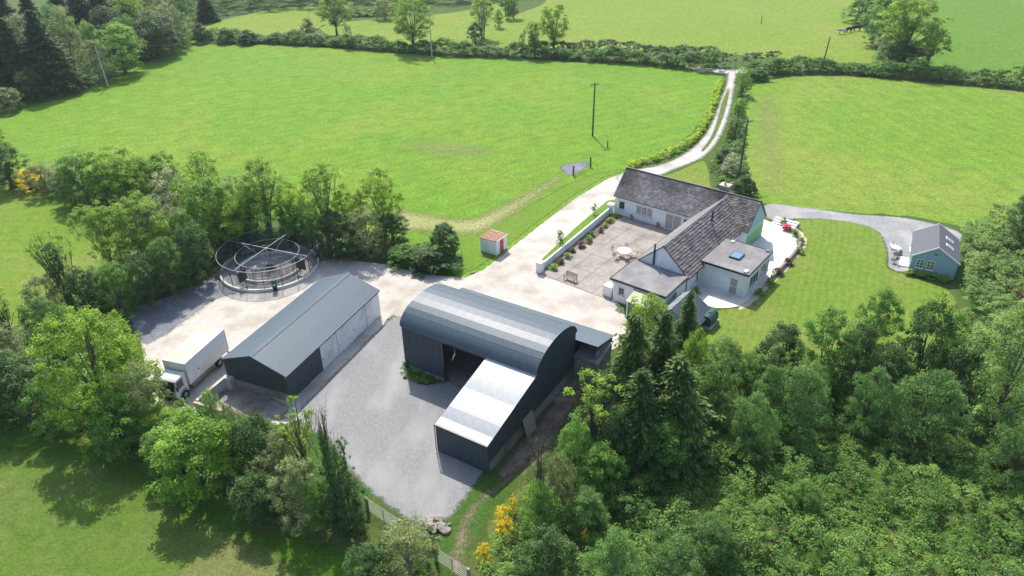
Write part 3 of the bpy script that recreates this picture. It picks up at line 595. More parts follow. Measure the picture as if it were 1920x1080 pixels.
for p in ((4.5, FW - .12), (9.5, FW - .12)): window(house, (*p, .95), H(180), 1.4, 1.2, 2, 1)
# chimney and flues
chm = box('chimney', 'stone', house, 17.7, 18.7, 3.5, 4.7, 4.6, 6.35); box('cap', 'pale_concrete', chm, 17.62, 18.78, 3.42, 4.78, 6.35, 6.47, bevel=.02)
MB().tube([(18.0, 4.1, 6.47), (18.0, 4.1, 6.85)], [.13, .11], 10).build('chimney_pot', 'terracotta', chm)
f = MB().tube([(-.12, 4.14, 3.0), (-.12, 4.14, 5.5)], .1, 10).build('flue', 'black_trim', house); MB().tube([(-.12, 4.14, 5.5), (-.12, 4.14, 5.62)], [.15, .06], 10).build('cowl', 'black_trim', f)
f = MB().tube([(10.2, 2.1, 4.3), (10.2, 2.1, 6.2)], .11, 10).build('flue', 'black_trim', house); MB().tube([(10.2, 2.1, 6.2), (10.2, 2.1, 6.33)], [.16, .06], 10).build('cowl', 'black_trim', f); MB().tube([(10.2, 2.1, 4.75), (10.2, 2.1, 4.95)], [.24, .13], 10).build('flashing', 'galv_pipe', f)
# entrance canopy at the porch
MB().ext([(-7.4, 2.0), (-5.48, 2.5), (-5.48, 2.56), (-7.4, 2.06)], .8, 3.4, 'y').build('canopy', 'green_sheet', house)
cw = MB(); cw.box(-7.3, -5.14, 3.15, 3.3, 0, 2.02); cw.build('canopy_wall', 'white_render', house); box('canopy_post', 'white_render', house, -7.3, -7.1, .9, 1.1, 0, 2.02)
box('front_door', 'red_paint', house, -5.2, -5.14, 1.6, 2.5, .05, 2.05)
# solid oil tank housing and shed by the porch
tag(MB().box(-5.0, -3.9, 6.55, 7.7, 0, 1.35).build('boiler_box', 'white_paint', None, (19.342, 69.958, 0), .9, bevel=.03), 'white boiler box against the left side of the porch', 'box')
t = thing('pitched_shed', 'small shed with slate-grey pitched roof beside the porch and trees', 'shed', (19.342, 69.958, 0), .9)
MB().ext([(-4.1, 0), (-.75, 0), (-.75, 2.0), (-1.75, 2.75), (-4.1, 1.35)], -6.9, -2.6, 'x').build('wall', 'blue_board', t)
rr = MB().ext([(-4.5, 1.2), (-1.75, 2.86), (-.5, 1.95), (-.5, 1.88), (-1.75, 2.78), (-4.5, 1.12)], -7.2, -2.4, 'x').build('roof', 'steel_slate', t)  # dark steel, its tone also standing in for shade on the right slope
MB().ext([(-1.77, 2.872), (-.48, 1.935), (-.48, 1.958), (-1.75, 2.89)], -7.2, -2.4, 'x').build('roof_sheet', 'galv_old', rr)  # paler sheet paints the sunlight on the left slope into its colour
t = thing('oil_tank', 'dark green ribbed oil tank on the lawn edge behind the small pitched shed', 'tank', (*G(1328, 608)[:2], 0), .9)
mb = MB()
for i in range(6): mb.ext([(-.55, .3), (-.62, .5), (-.62, 1.15), (-.45, 1.4), (-.2, 1.5), (.2, 1.5), (.45, 1.4), (.62, 1.15), (.62, .5), (.55, .3)], -.95 + i * .32, -.95 + i * .32 + .26, 'x')
mb.ext([(-.5, .32), (-.57, .5), (-.57, 1.13), (-.4, 1.36), (.4, 1.36), (.57, 1.13), (.57, .5), (.5, .32)], -.93, .93, 'x'); mb.build('shell', 'green_plastic', t, bevel=.02)
MB().tube([(0, 0, 1.5), (0, 0, 1.6)], .16, 12).build('filler_cap', 'black_trim', t); box('plinth', 'pale_concrete', t, -1.1, 1.1, -.7, .7, 0, .3)

# patio slabs between the wings
t = link('patio', MB().box(-5.4, BX0 + .05, FW - .05, 16.35, .0, .028).me('patio'), None, (19.342, 69.958, 0), .9, 'dung_yard'); tag(t, kind='structure')
xs = np.linspace(-5.4, BX0 + .05, 6); ys = np.linspace(FW + .0, 16.35, 5); rng = random.Random(3)
for i in range(5):
    for j in range(4):
        o = MB().box(xs[i] + .02, xs[i + 1] - .02, ys[j] + .02, ys[j + 1] - .02, .01, .05 + rng.uniform(0, .012)).build('slab', 'patio_concrete', t)
# white garden wall with pillars
t = thing('garden_wall', 'low white garden wall with square pillars between drive and patio', 'wall', (19.342, 69.958, 0), .9)
A, B = Vector((-4.9, 16.5)), Vector((14.2, 18.35)); d = (B - A).normalized(); n_ = Vector((-d.y, d.x)); an = math.atan2(d.y, d.x); Lw = (B - A).length
MB().box(.3, Lw - .3, -.11, .11, 0, .95).build('wall', 'white_render', t, (A.x, A.y, 0), an, bevel=.02)
for s in (.0, Lw): p = MB().box(-.36, .36, -.36, .36, 0, 1.3).build('pillar', 'white_render', t, (A.x + d.x * s, A.y + d.y * s, 0), an, bevel=.02); MB().box(-.42, .42, -.42, .42, 1.3, 1.42).build('cap', 'white_paint', p, bevel=.02)
sheet('flower_bed', [tuple(house.matrix_basis @ Vector((x, y, 0))) for x, y in ((-4.2, 15.2), (14.2, 16.4), (14.2, 18.1), (-4.2, 16.4))], .06, 'soil', smooth=False, world=True)
# ================================================================== blue cabin
t = thing('garden_cabin', 'blue boarded cabin with dark pitched roof at the end of the gravel drive', 'cabin', (51.214, 72.815, 0), 1.103)
CL, CW, CE, CR = 6.806, 5.069, 2.183, 3.781
k = (CR - CE) / (CW / 2); i_ = .22
wl = MB().ext([(i_, 0), (CW - i_, 0), (CW - i_, CE + i_ * k - .1), (CW / 2, CR - .1), (i_, CE + i_ * k - .1)], .16, CL - .16).build('wall', 'blue_board', t)
def boards(x, face, y0, y1, zt):
    z = .05
    while z < 3.5:
        a, b = max(y0, (z - zt) / k if z + .15 > zt else y0), None
        lo = y0 if z + .15 < CE + y0 * k - .1 else (z + .2 - CE + .1) / k
        hi = CW - lo
        if hi - lo < .2: break
        MB().ext([(x, z), (x - face * .032, z), (x - face * .012, z + .15), (x, z + .15)], lo, hi, 'y').build('board', 'blue_board', wl); z += .152
boards(.16, 1, i_, CW - i_, CE); boards(CL - .16, -1, i_, CW - i_, CE)
z = .05
while z < CE - .1:
    MB().ext([(i_, z), (i_ - .032, z), (i_ - .012, z + .15), (i_, z + .15)], .16, CL - .16, 'x').build('board', 'blue_board', wl); z += .152
rf = MB().ext([(0, CE), (CW / 2, CR), (CW, CE), (CW, CE - .06), (CW / 2, CR - .08), (0, CE - .06)], 0, CL).build('roof', 'felt_dark', t)
for s in (1, -1):
    for r_ in range(4):
        a, b = r_ / 4, (r_ + 1) / 4; yy = lambda f: (CW / 2) * f if s > 0 else CW - (CW / 2) * f
        MB().ext([(yy(a), CE + (CR - CE) * a + .004), (yy(a), CE + (CR - CE) * a + .022), (yy(b), CE + (CR - CE) * b + .010), (yy(b), CE + (CR - CE) * b + .004)], .01, CL - .01).build('felt_strip', 'felt_dark', rf)
MB().ext([(CW / 2 - .16, CR - .07), (CW / 2, CR + .035), (CW / 2 + .16, CR - .07), (CW / 2, CR + .01)], 0, CL).build('ridge_cap', 'felt_dark', rf)
for x in (-.05, CL + .005):
    MB().ext([(-.03, CE - .17), (-.03, CE + .02), (CW / 2, CR + .05), (CW + .03, CE + .02), (CW + .03, CE - .17), (CW / 2, CR - .12)], x, x + .045).build('bargeboard', 'white_paint', t)
for y in (.07, CW - .11): MB().box(.02, CL - .02, y, y + .04, CE - .17, CE - .065).build('fascia', 'white_paint', t)
for y in (i_ - .06, CW - i_ + .0): MB().box(.09, .16, y, y + .06, 0, CE - .12).build('corner_trim', 'blue_board', t)
window(t, (.125, 3.95, .75), H(-90), .78, 1.12, 2, 3, 'cream_trim', 'warm_glass', 'cream_trim', proud=.08); window(t, (.125, 2.85, .75), H(-90), .78, 1.12, 2, 3, 'cream_trim', 'warm_glass', 'cream_trim', proud=.08)
window(t, (2.3, CW - i_, .1), H(180), 1.8, 2.0, 2, 1, 'white_paint', 'glass', None, name='glazed_door'); window(t, (4.9, CW - i_, .7), H(180), 1.2, 1.2, 2, 2, 'cream_trim', 'glass', 'cream_trim')
for xx in (2.35, 4.3):
    o = MB().box(-.33, .33, -.5, .5, 0, .07).build('skylight', 'white_paint', t); q = MB().box(-.25, .25, -.42, .42, .05, .08).build('pane', 'sky_glass', o)
    o.matrix_local = Matrix.Translation((xx, CW / 4, CE + (CR - CE) / 2 + .015)) @ Matrix.Rotation(math.atan(k), 4, 'X')
l_ = MB().box(-.0, .12, -.09, .09, 0, .16).build('wall_lamp', 'black_trim', t, (.03, CW / 2 + .1, 2.7))
tag(box('step_slab', 'white_paint', None, 0, 1, 0, 1, 0, 1), 'white slab step outside the glazed side of the blue cabin', 'step').matrix_world = t.matrix_basis @ Matrix.Translation((1.1, CW - .15, 0)) @ Matrix.Diagonal((2.4, 1.0, .16, 1))

# ================================================================== white store with rusty roof
t = thing('white_store', 'small white store hut with rusty roof and red door on the verge', 'hut', (-1.841, 80.584, 0), .979)
ww, wl_, h1, h2 = 2.494, 2.287, 2.05, 1.95
MB().box(0, wl_, 0, ww, 0, 1.9).build('wall', 'white_render', t, bevel=.02)
q = MB().ext([(-.08, h1), (ww + .08, h2), (ww + .08, h2 - .08), (-.08, h1 - .08)], -.08, wl_ + .08).build('roof', 'rust', t)
me_ = corr((wl_ + .1) / 3, ww + .14, 5, .012)
for i in range(3):
    o = link('roof_sheet', me_, q, ma='rust'); o.matrix_local = Matrix.Translation((-.06 + i * (wl_ + .12) / 3, -.07, h1 + .005)) @ Matrix.Rotation(math.atan2(h2 - h1, ww), 4, 'X')
e_ = MB(); e_.box(-.12, wl_ + .12, -.13, -.09, h1 - .12, h1 + .04); e_.box(wl_ + .085, wl_ + .13, -.09, ww + .09, h2 - .14, h2 + .06); e_.build('roof_edge', 'white_paint', q)
d = box('door', 'red_paint', t, .75, 1.5, -.05, -.003, .06, 1.75); box('latch', 'black_trim', d, .8, .9, -.075, -.052, .9, .98)

# ================================================================== box truck
t = thing('box_truck', 'white box lorry parked beside the long shed with moss on its roof', 'truck', (-30.44, 57.55, 0), math.atan2(-5.65, -1.79))
bd = MB().box(-2.95, 2.95, -1.2, 1.2, 1.05, 3.38).build('box_body', 'truck_white', t, bevel=.03)
MB().box(-2.98, 2.98, -1.23, 1.23, 3.385, 3.43).build('roof_panel', 'truck_roof', bd, bevel=.015)
e_ = MB()
for x in (-2.97, 2.90):
    for y in (-1.22, 1.15): e_.box(x, x + .07, y, y + .07, 1.02, 3.385)
for y in (-1.225, 1.165): e_.box(-2.9, 2.9, y, y + .06, 1.0, 1.1)
e_.build('edge_trim', 'aluminium', bd)
for y in (-1.215, 1.2): MB().box(-2.3, .6, y, y + .015, 1.75, 1.83).build('rub_rail', 'aluminium', bd)
MB().box(1.35, 1.6, 1.2, 1.225, 1.8, 1.9).build('side_handle', 'black_trim', bd); MB().box(.95, 2.0, 1.2, 1.212, 1.25, 3.2).build('side_door', 'truck_white', bd)
for y in (-.6, .6): MB().box(-2.995, -2.955, y - .57, y + .57, 1.1, 3.3).build('rear_door', 'truck_white', bd)
MB().box(-2.9, 3.2, -.42, .42, .72, .98).build('chassis', 'black_trim', t)
cb = MB().ext([(3.05, .55), (4.55, .55), (4.72, .75), (4.72, 1.35), (4.42, 2.35), (4.2, 2.48), (3.05, 2.55)], -1.08, 1.08, 'y').build('cab', 'truck_white', t, bevel=.05)
ws_ = MB().poly([(4.745, -.98, 1.45), (4.745, .98, 1.45), (4.475, .94, 2.3), (4.475, -.94, 2.3)]).build('windscreen', 'glass', cb)
for s in (-1, 1):
    MB().ext([(3.55, 1.45), (4.55, 1.45), (4.36, 2.25), (3.55, 2.3)], s * 1.083 - .004, s * 1.083 + .004, 'y').build('side_window', 'glass', cb)
    mr = MB().box(4.55, 4.65, s * 1.27 - .09, s * 1.27 + .09, 1.5, 2.0).build('mirror', 'black_trim', cb, bevel=.02); MB().tube([(4.5, s * 1.06, 1.95), (4.6, s * 1.25, 1.95)], .02, 5).build('mirror_arm', 'black_trim', mr)
    MB().box(4.69, 4.75, s * .75 - .2, s * .75 + .2, .8, 1.0).build('headlight', 'aluminium', cb); MB().box(4.0, 4.12, s * 1.085 - .01, s * 1.085 + .012, 1.2, 1.26).build('door_handle', 'black_trim', cb)
    for x in (3.75, -1.35):
        ty = MB().tube([(x, s * 1.07 - .13, .48), (x, s * 1.07 + .13, .48)], .48, 20).build('wheel', 'tyre', t, bevel=.03); MB().tube([(x, s * 1.07 + s * .10, .48), (x, s * 1.07 + s * .14, .48)], [.28, .22], 14).build('rim', 'galv_pipe', ty)
        MB().tube([(x + .6 * math.cos(a), s * 1.05, .48 + .6 * math.sin(a)) for a in np.linspace(0, math.pi, 9)], .05, 6).build('wheel_arch', 'black_trim', t)
    MB().box(-.7, 2.6, s * 1.1 - .03, s * 1.1 + .03, .5, .85).build('side_guard', 'galv_old', t)
MB().box(4.62, 4.78, -1.08, 1.08, .4, .66).build('bumper', 'black_trim', t, bevel=.02); MB().box(4.725, 4.75, -.7, .7, 1.05, 1.3).build('grille', 'black_trim', cb)
MB().box(-3.05, -2.95, -1.1, 1.1, .55, .7).build('rear_bumper', 'black_trim', t)

# ================================================================== horse walker
WX, WY = -29.5, 78.4
t = thing('horse_walker', 'round wire-fenced horse walker with crossed overhead arms on the gravel', 'horse walker', (WX, WY, 0), 0)
RO, RI2 = 5.75, 3.75
MB().ring(0, 0, RO - .16, RO + .1, 0, .36, 64).build('outer_kerb', 'kerb_white', t); MB().ring(0, 0, RI2 - .1, RI2 + .14, 0, .36, 64).build('inner_kerb', 'kerb_white', t)
MB().ring(0, 0, RI2 + .14, RO - .16, .0, .05, 64).build('track', 'gravel_grey', t); MB().ring(0, 0, .02, RI2 - .1, 0, .045, 64).build('centre_floor', 'gravel', t)
def fence_ring(rad, z0, z1, n, skip=()):
    for i in range(n):
        a = 2 * math.pi * i / n; p = (rad * math.cos(a), rad * math.sin(a))
        MB().tube([(*p, z0), (*p, z1)], .042, 6).build('post', 'mesh_wire', t)
    rl = MB()
    rl.sm = True
    for z in (z1 - .02,): rl.ring(0, 0, rad - .028, rad + .028, z - .028, z + .028, 64)
    rl.build('top_rail', 'galv_pipe', t)
    mb = MB(); da = 2 * math.pi / n; nv = int(rad * da / .085); wd = .021
    for j in range(1, nv):                       # thin upright and level wires of one bay
        a = da * j / nv; c, s = math.cos(a), math.sin(a); tx, ty = -s * wd / 2, c * wd / 2
        mb.poly([(rad * c - tx, rad * s - ty, z0 + .05), (rad * c + tx, rad * s + ty, z0 + .05), (rad * c + tx, rad * s + ty, z1 - .05), (rad * c - tx, rad * s - ty, z1 - .05)])
    z = z0 + .1
    while z < z1 - .05:
        for j in range(4):
            a, b = da * j / 4, da * (j + 1) / 4
            mb.poly([(rad * math.cos(a), rad * math.sin(a), z), (rad * math.cos(b), rad * math.sin(b), z), (rad * math.cos(b), rad * math.sin(b), z + wd), (rad * math.cos(a), rad * math.sin(a), z + wd)])
        z += .11
    me = bpy.data.meshes.new('wire_panel'); me.from_pydata(mb.v, [], mb.f)
    for i in range(n):
        if i not in skip: link('wire_panel', me, t, (0, 0, 0), da * i, 'mesh_wire')
fence_ring(RO, .36, 2.65, 18); fence_ring(RI2, .36, 2.05, 14)
cpst = MB().tube([(0, 0, 0), (0, 0, 2.75)], .1, 10).build('centre_post', 'galv_old', t); MB().box(-.4, .4, -.4, .4, .04, .3).build('drive_housing', 'dark_rubber', cpst, rz=.5, bevel=.02)
for i in range(4):
    a = R(67.8) + i * math.pi / 2; c, s = math.cos(a), math.sin(a); e = (c * (RO - .1), s * (RO - .1))
    mb = MB(); mb.tube([(0, 0, 2.72), (*e, 2.72)], .04, 6); mb.tube([(c * .1, s * .1, 1.0), (e[0] * .66, e[1] * .66, 2.70)], .026, 6)
    am = mb.build('arm', 'galv_pipe', t); m1 = (RI2 + RO) / 2
    pm = MB().box(RI2 + .3, RO - .38, -.03, .03, .75, 2.05).build('divider', 'dark_rubber', am, rz=a)
    MB().tube([(c * (m1 - .5), s * (m1 - .5), 2.05), (c * (m1 - .5), s * (m1 - .5), 2.75)], .02, 5).build('hanger', 'galv_pipe', am); MB().tube([(c * (m1 + .5), s * (m1 + .5), 2.05), (c * (m1 + .5), s * (m1 + .5), 2.75)], .02, 5).build('hanger', 'galv_pipe', am)
ga = R(-78)
gt = MB()
for z in (.15, .5, .85, 1.2, 1.55, 1.9): gt.ring(0, 0, RO + .2, RO + .235, z, z + .035, 6, ga - .15, ga + .08)
gt.build('gate_panel', 'galv_pipe', t)
t2 = thing('control_box', 'green control cabinet on a post at the near side of the horse walker', 'control box', (*G(517, 546)[:2], 0), R(10))
MB().box(-.27, .27, -.16, .16, .5, 1.5).build('cabinet', 'green_plastic', t2, bevel=.03); MB().box(-.1, .1, -.175, -.161, .85, 1.0).build('panel', 'white_paint', t2); MB().box(-.2, .2, -.1, .1, 0, .5).build('stand', 'dark_rubber', t2)

# ================================================================== gates
mat('gate_steel', (.15, .158, .165), (.22, .228, .235), 5, .5, .4, metal=.3)
def gate(bx, by, ex, ey, label, bars=6, h=1.25, ma='gate_steel', posts='wood_pole', ph=1.45):
    a, b = G(bx, by), G(ex, ey); d = b - a; L = d.length; t = thing('field_gate', label, 'gate', a, math.atan2(d.y, d.x), 'metal field gates')
    for i in range(bars): z = .22 + (h - .22) * i / (bars - 1); MB().tube([(.12, 0, z), (L - .12, 0, z)], .019, 6).build('bar', ma, t)
    for x in (.12, L * .5, L - .12): MB().tube([(x, .0, .2), (x, .0, h + .02)], .03, 6).build('upright', ma, t)
    for x in (0, L):
        if posts: MB().box(x - .1, x + .1, -.1, .1, 0, ph).build('gate_post', posts, t, bevel=.02)
gate(1075, 329, 1107, 313, 'metal gate with two wooden posts into the large field above the drive', ph=1.6)
gate(690, 958, 752, 1000, 'galvanised gate beside the ivy-clad stumps at the bottom of the gravel yard', h=1.4, posts='wood_weathered')
gate(818, 1052, 880, 1092, 'galvanised gate at the bottom edge below the rubble heap', h=1.4, posts='wood_weathered')

# ================================================================== poles and wires
def pole(bx, by, h, ma, label, arm=True, ang=0., lean=0.):
    b = G(bx, by); t = thing('utility_pole', label, 'pole', b, ang, 'overhead line poles'); t.rotation_euler = (0, lean, ang)
    MB().tube([(0, 0, 0), (0, 0, h)], [.16, .11], 10).build('pole', ma, t)
    if arm:
        c = MB().box(-.8, .8, -.06, .06, h - .35, h - .22).build('crossarm', ma, t)
        for x in (-.65, 0, .65): MB().tube([(x, 0, h - .22), (x, 0, h - .02)], [.05, .035], 8).build('insulator', 'galv_pipe', c)
    return Vector((b.x + math.sin(lean) * h, b.y, h - .1))
P2 = pole(1111, 255, 9.3, 'wood_pole', 'dark timber pole standing alone in the middle of the large field', ang=.4)
P3 = pole(1385, 335, 9.2, 'wood_pole', 'brown timber pole among the bushes behind the farmhouse', ang=.3)
P4 = pole(1538, 140, 8.0, 'wood_pole', 'dark pole rising from the hedge at the top of the right-hand field', lean=.06, arm=False)
P5 = pole(810, 107, 10.0, 'pole_grey', 'pale pole at the far hedge beside the tall round tree', ang=.2)
PL = pole(203, 163, 8.5, 'pole_grey', 'leaning pale pole at the edge of the left wood', arm=False, lean=-.03)
PD = pole(1377, 262, 6.0, 'wood_pole', 'thin short pole in the scrub beside the winding drive', arm=False)
def wire(a, b, sag, label):
    P = [a.lerp(b, i / 16) - Vector((0, 0, sag * 4 * (i / 16) * (1 - i / 16))) for i in range(17)]
    tag(MB().tube(P, .016, 4).build('overhead_wire', 'wire', None), label, 'wire', 'overhead wires')
wire(P5, P2, 1.2, 'overhead wire from the pale far pole to the lone field pole'); wire(P2, P3, 1., 'overhead wire from the lone field pole to the pole behind the farmhouse')
wire(P3, Vector((*(house.matrix_basis @ Vector((17.2, 6, 0)))[:2], 5.95)), .3, 'service wire from the pole down to the farmhouse ridge'); wire(P5, PL, 1.5, 'overhead wire from the far hedge pole to the pole at the left wood')

# ================================================================== furniture, rocks, cattle
def h_(x, y): return house.matrix_basis @ Vector((x, y, 0))
def chair(name, label, loc, rz, ma, group, w_=.52):
    t = thing(name, label, 'chair', loc, rz, group); q = w_ / 2
    MB().box(-q, q, -q, q, .42, .46).build('seat', ma, t, bevel=.01)
    for x in (-q + .03, q - .03):
        for y in (-q + .03, q - .03): MB().tube([(x, y, 0), (x, y, .42)], .022, 6).build('leg', ma, t)
    b = MB().tube([(-q, -q, .46), (-q, -q - .08, .9), (0, -q - .1, .98), (q, -q - .08, .9), (q, -q, .46)], .025, 6).build('back_frame', ma, t)
    for i in range(4): x = -q + w_ * (i + 1) / 5; MB().box(x - .03, x + .03, -q - .09, -q - .06, .47, .93).build('slat', ma, b)
    for x in (-q, q): MB().box(x - .025, x + .025, -q, q, .64, .67).build('armrest', ma, t)
    return t
Tt = h_(4.54, 10.48); t = thing('garden_table', 'round white patio table ringed by chairs', 'table', (Tt.x, Tt.y, .055), .9)
MB().tube([(0, 0, .70), (0, 0, .74)], .85, 28).build('table_top', 'white_paint', t, bevel=.01); MB().tube([(0, 0, .05), (0, 0, .7)], .06, 10).build('pedestal', 'white_paint', t); MB().tube([(0, 0, 0), (0, 0, .05)], [.4, .3], 16).build('base', 'white_paint', t)
for a, ds in ((20, 'on the far right side'), (95, 'on the back-left side'), (165, 'nearest the bench side'), (225, 'on the near side'), (290, 'nearest the porch')):
    q = R(a) + .9; chair('patio_chair', 'weathered wooden armchair at the round patio table, %s' % ds, (Tt.x + 1.25 * math.cos(q), Tt.y + 1.25 * math.sin(q), .055), q + math.pi / 2, 'wood_pale', 'chairs around the patio table', .58)
b = h_(-4.5, 12.4); t = thing('garden_bench', 'weathered wooden bench standing alone at the open edge of the patio', 'bench', (b.x, b.y, .055), .9 - math.pi / 2)
for i in range(4): MB().box(-.75, .75, -.24 + i * .13, -.14 + i * .13, .42, .45).build('seat_slat', 'wood_weathered', t)
for i in range(4): MB().box(-.75, .75, .30 + .02 * i, .33 + .02 * i, .52 + i * .12, .60 + i * .12).build('back_slat', 'wood_weathered', t)
for x in (-.72, .72):
    MB().box(x - .035, x + .035, .28, .36, 0, .98).build('leg', 'wood_weathered', t); MB().box(x - .035, x + .035, -.26, -.19, 0, .64).build('leg', 'wood_weathered', t); MB().box(x - .035, x + .035, -.26, .3, .64, .68).build('armrest', 'wood_weathered', t)
def c_(x, y): return Matrix.Translation((51.214, 72.815, 0)) @ Matrix.Rotation(1.103, 4, 'Z') @ Vector((x, y, .02))
p = c_(4.6, 6.5); t = thing('wire_table', 'round white garden table on the gravel by the blue cabin', 'table', p, 0)
MB().tube([(0, 0, .68), (0, 0, .71)], .55, 24).build('table_top', 'white_paint', t)
for a in (0, 2.1, 4.2): MB().tube([(.4 * math.cos(a), .4 * math.sin(a), 0), (.1 * math.cos(a), .1 * math.sin(a), .68)], .022, 6).build('leg', 'white_paint', t)
chair('wire_chair', 'white garden chair behind the round table by the blue cabin', c_(5.6, 6.9), 2.6, 'white_paint', 'chairs by the cabin'); chair('wire_chair', 'dark metal chair nearest the lawn by the blue cabin', c_(1.6, 6.6), .6, 'black_trim', 'chairs by the cabin'); chair('wire_chair', 'dark metal chair close to the cabin step', c_(3.2, 6.2), 1.8, 'black_trim', 'chairs by the cabin')
def rock_mesh(seed, n=2):
    rng = random.Random(seed); bm = bmesh.new(); bmesh.ops.create_icosphere(bm, subdivisions=n, radius=1)
    for v in bm.verts:
        v.co = Vector((v.co.x * 1.15, v.co.y * .9, v.co.z * .65)) * rng.uniform(.8, 1.12)
    me = bpy.data.meshes.new('rock'); bm.to_mesh(me); bm.free(); return me
rk = [rock_mesh(i, 1) for i in range(4)]; rng = random.Random(5)
t = thing('rubble_heap', 'heap of pale rubble stones beside the lower gates', 'rubble', G(812, 992))
for i in range(22):
    q = rng.uniform(0, 6.28); r_ = rng.uniform(0, 1.3); s = rng.uniform(.16, .42); o = link('stone', rk[i % 4], t, (r_ * math.cos(q), r_ * math.sin(q) * .8, .1 + max(0, (1.0 - r_)) * .35), q, 'stone'); o.scale = (s, s, s)
t = thing('roadside_stones', 'scatter of pale stones at the gravel edge right of the horse walker', 'stones', G(628, 487))
for i in range(26):
    s = rng.uniform(.08, .26); o = link('stone', rk[i % 4], t, (rng.uniform(-2.2, 2.2), rng.uniform(-.8, .8), .06), rng.uniform(0, 6), 'stone'); o.scale = (s, s, s)
o = tag(link('verge_stone', rk[1], None, (*G(886, 512)[:2], .1), .4, 'stone'), 'pale flat stone on the grass corner below the white hut', 'stone'); o.scale = (.35, .25, .2)
o = tag(link('white_bag', rk[2], None, (*G(595, 994)[:2], .15), .4, 'white_paint'), 'white plastic bag lying under the trees near the lower lawn', 'bag'); o.scale = (.45, .3, .25)
def post(px, py, h, label): tag(MB().tube([G(px, py), G(px, py) + Vector((0, 0, h))], [.11, .09], 8).build('post', 'wood_pole', None), label, 'post', 'lone posts')
post(1427, 45, 2.2, 'dark lone post standing in the far right field'); post(1139, 277, 1.3, 'short stake by the foot of the lone field pole')
tag(MB().tube([G(764, 690), G(764, 690) + Vector((0, 0, .9))], .3, 14).build('barrel', 'green_plastic', None, bevel=.03), 'dark blue-green barrel at the left front corner of the curved barn', 'barrel')
def cow(label, px, py, rz, ma):
    me = bpy.data.meshes.new('cow'); V = [(0, 0, 1.1), (.7, 0, 1.12), (-.7, 0, 1.1), (1.05, 0, 1.2), (1.4, 0, .95), (1.65, 0, .75), (-1.0, 0, 1.15), (-1.1, 0, .6)]; E_2 = [(0, 1), (0, 2), (1, 3), (3, 4), (4, 5), (2, 6), (6, 7)]
    for x in (.65, -.72):
        for y in (-.22, .22): k = len(V); V += [(x, y, .75), (x + (.04 if x < 0 else 0), y, .4), (x, y, .03)]; E_2 += [(1 if x > 0 else 2, k), (k, k + 1), (k + 1, k + 2)]
    me.from_pydata(V, E_2, []); o = link('cow', me, None, G(px, py), rz, ma); sk = o.modifiers.new('skin', 'SKIN')
    rad = [.36, .33, .36, .22, .17, .12, .14, .03] + [.15, .09, .07] * 4
    for d, r_ in zip(me.skin_vertices[0].data, rad): d.radius = (r_, r_)
    me.skin_vertices[0].data[0].use_root = True; o.modifiers.new('sub', 'SUBSURF').levels = 1
    tag(o, label, 'cow', 'grazing cattle')
cow('black and white cow grazing apart on the far field', 1578, 64, 2.6, 'cow_pied'); cow('black cow standing left of the pair by the far trees', 1591, 61, .3, 'cow_black'); cow('black cow closest to the far trees', 1606, 58, 3.0, 'cow_black')
# curved retaining wall and steps beside the right patio
t = thing('retaining_wall', 'curved low stone wall between the pale patio and the lawn bed', 'wall')
P = spline([G(*q)[:2] for q in ((1476, 432), (1492, 440), (1501, 455), (1492, 474), (1470, 500), (1446, 524))], False, .42)
for a, b in zip(P, P[1:]):
    d = b - a
    for c in range(2): MB().box(0, d.length * .97, -.14, .14, 0 + c * .27, .25 + c * .27).build('stone', 'stone', t, (a.x, a.y, .02), math.atan2(d.y, d.x), bevel=.02)
t = thing('garden_steps', 'pale garden steps beside the painted gable leading up to the gravel drive', 'steps', G(1468, 424), .9 - math.pi / 2)
for i in range(3): MB().box(-1.6, 1.6, i * .55, i * .55 + .56, 0, .12 * (i + 1)).build('step', 'paving_pale', t, bevel=.02)
for q, (x, y) in enumerate(((14.0, 14.9), (14.0, 10.9))):
    p = h_(x, y); t = thing('potted_plant', ('small potted plant under the left window of the back wing', 'small potted plant left of the patio door')[q], 'plant', (p.x, p.y, .05), 0, 'patio pots')
    MB().tube([(0, 0, 0), (0, 0, .38)], [.15, .22], 12).build('pot', ('stone', 'terracotta')[q], t); pot_plants = globals().setdefault('pot_plants', []); pot_plants.append(t)
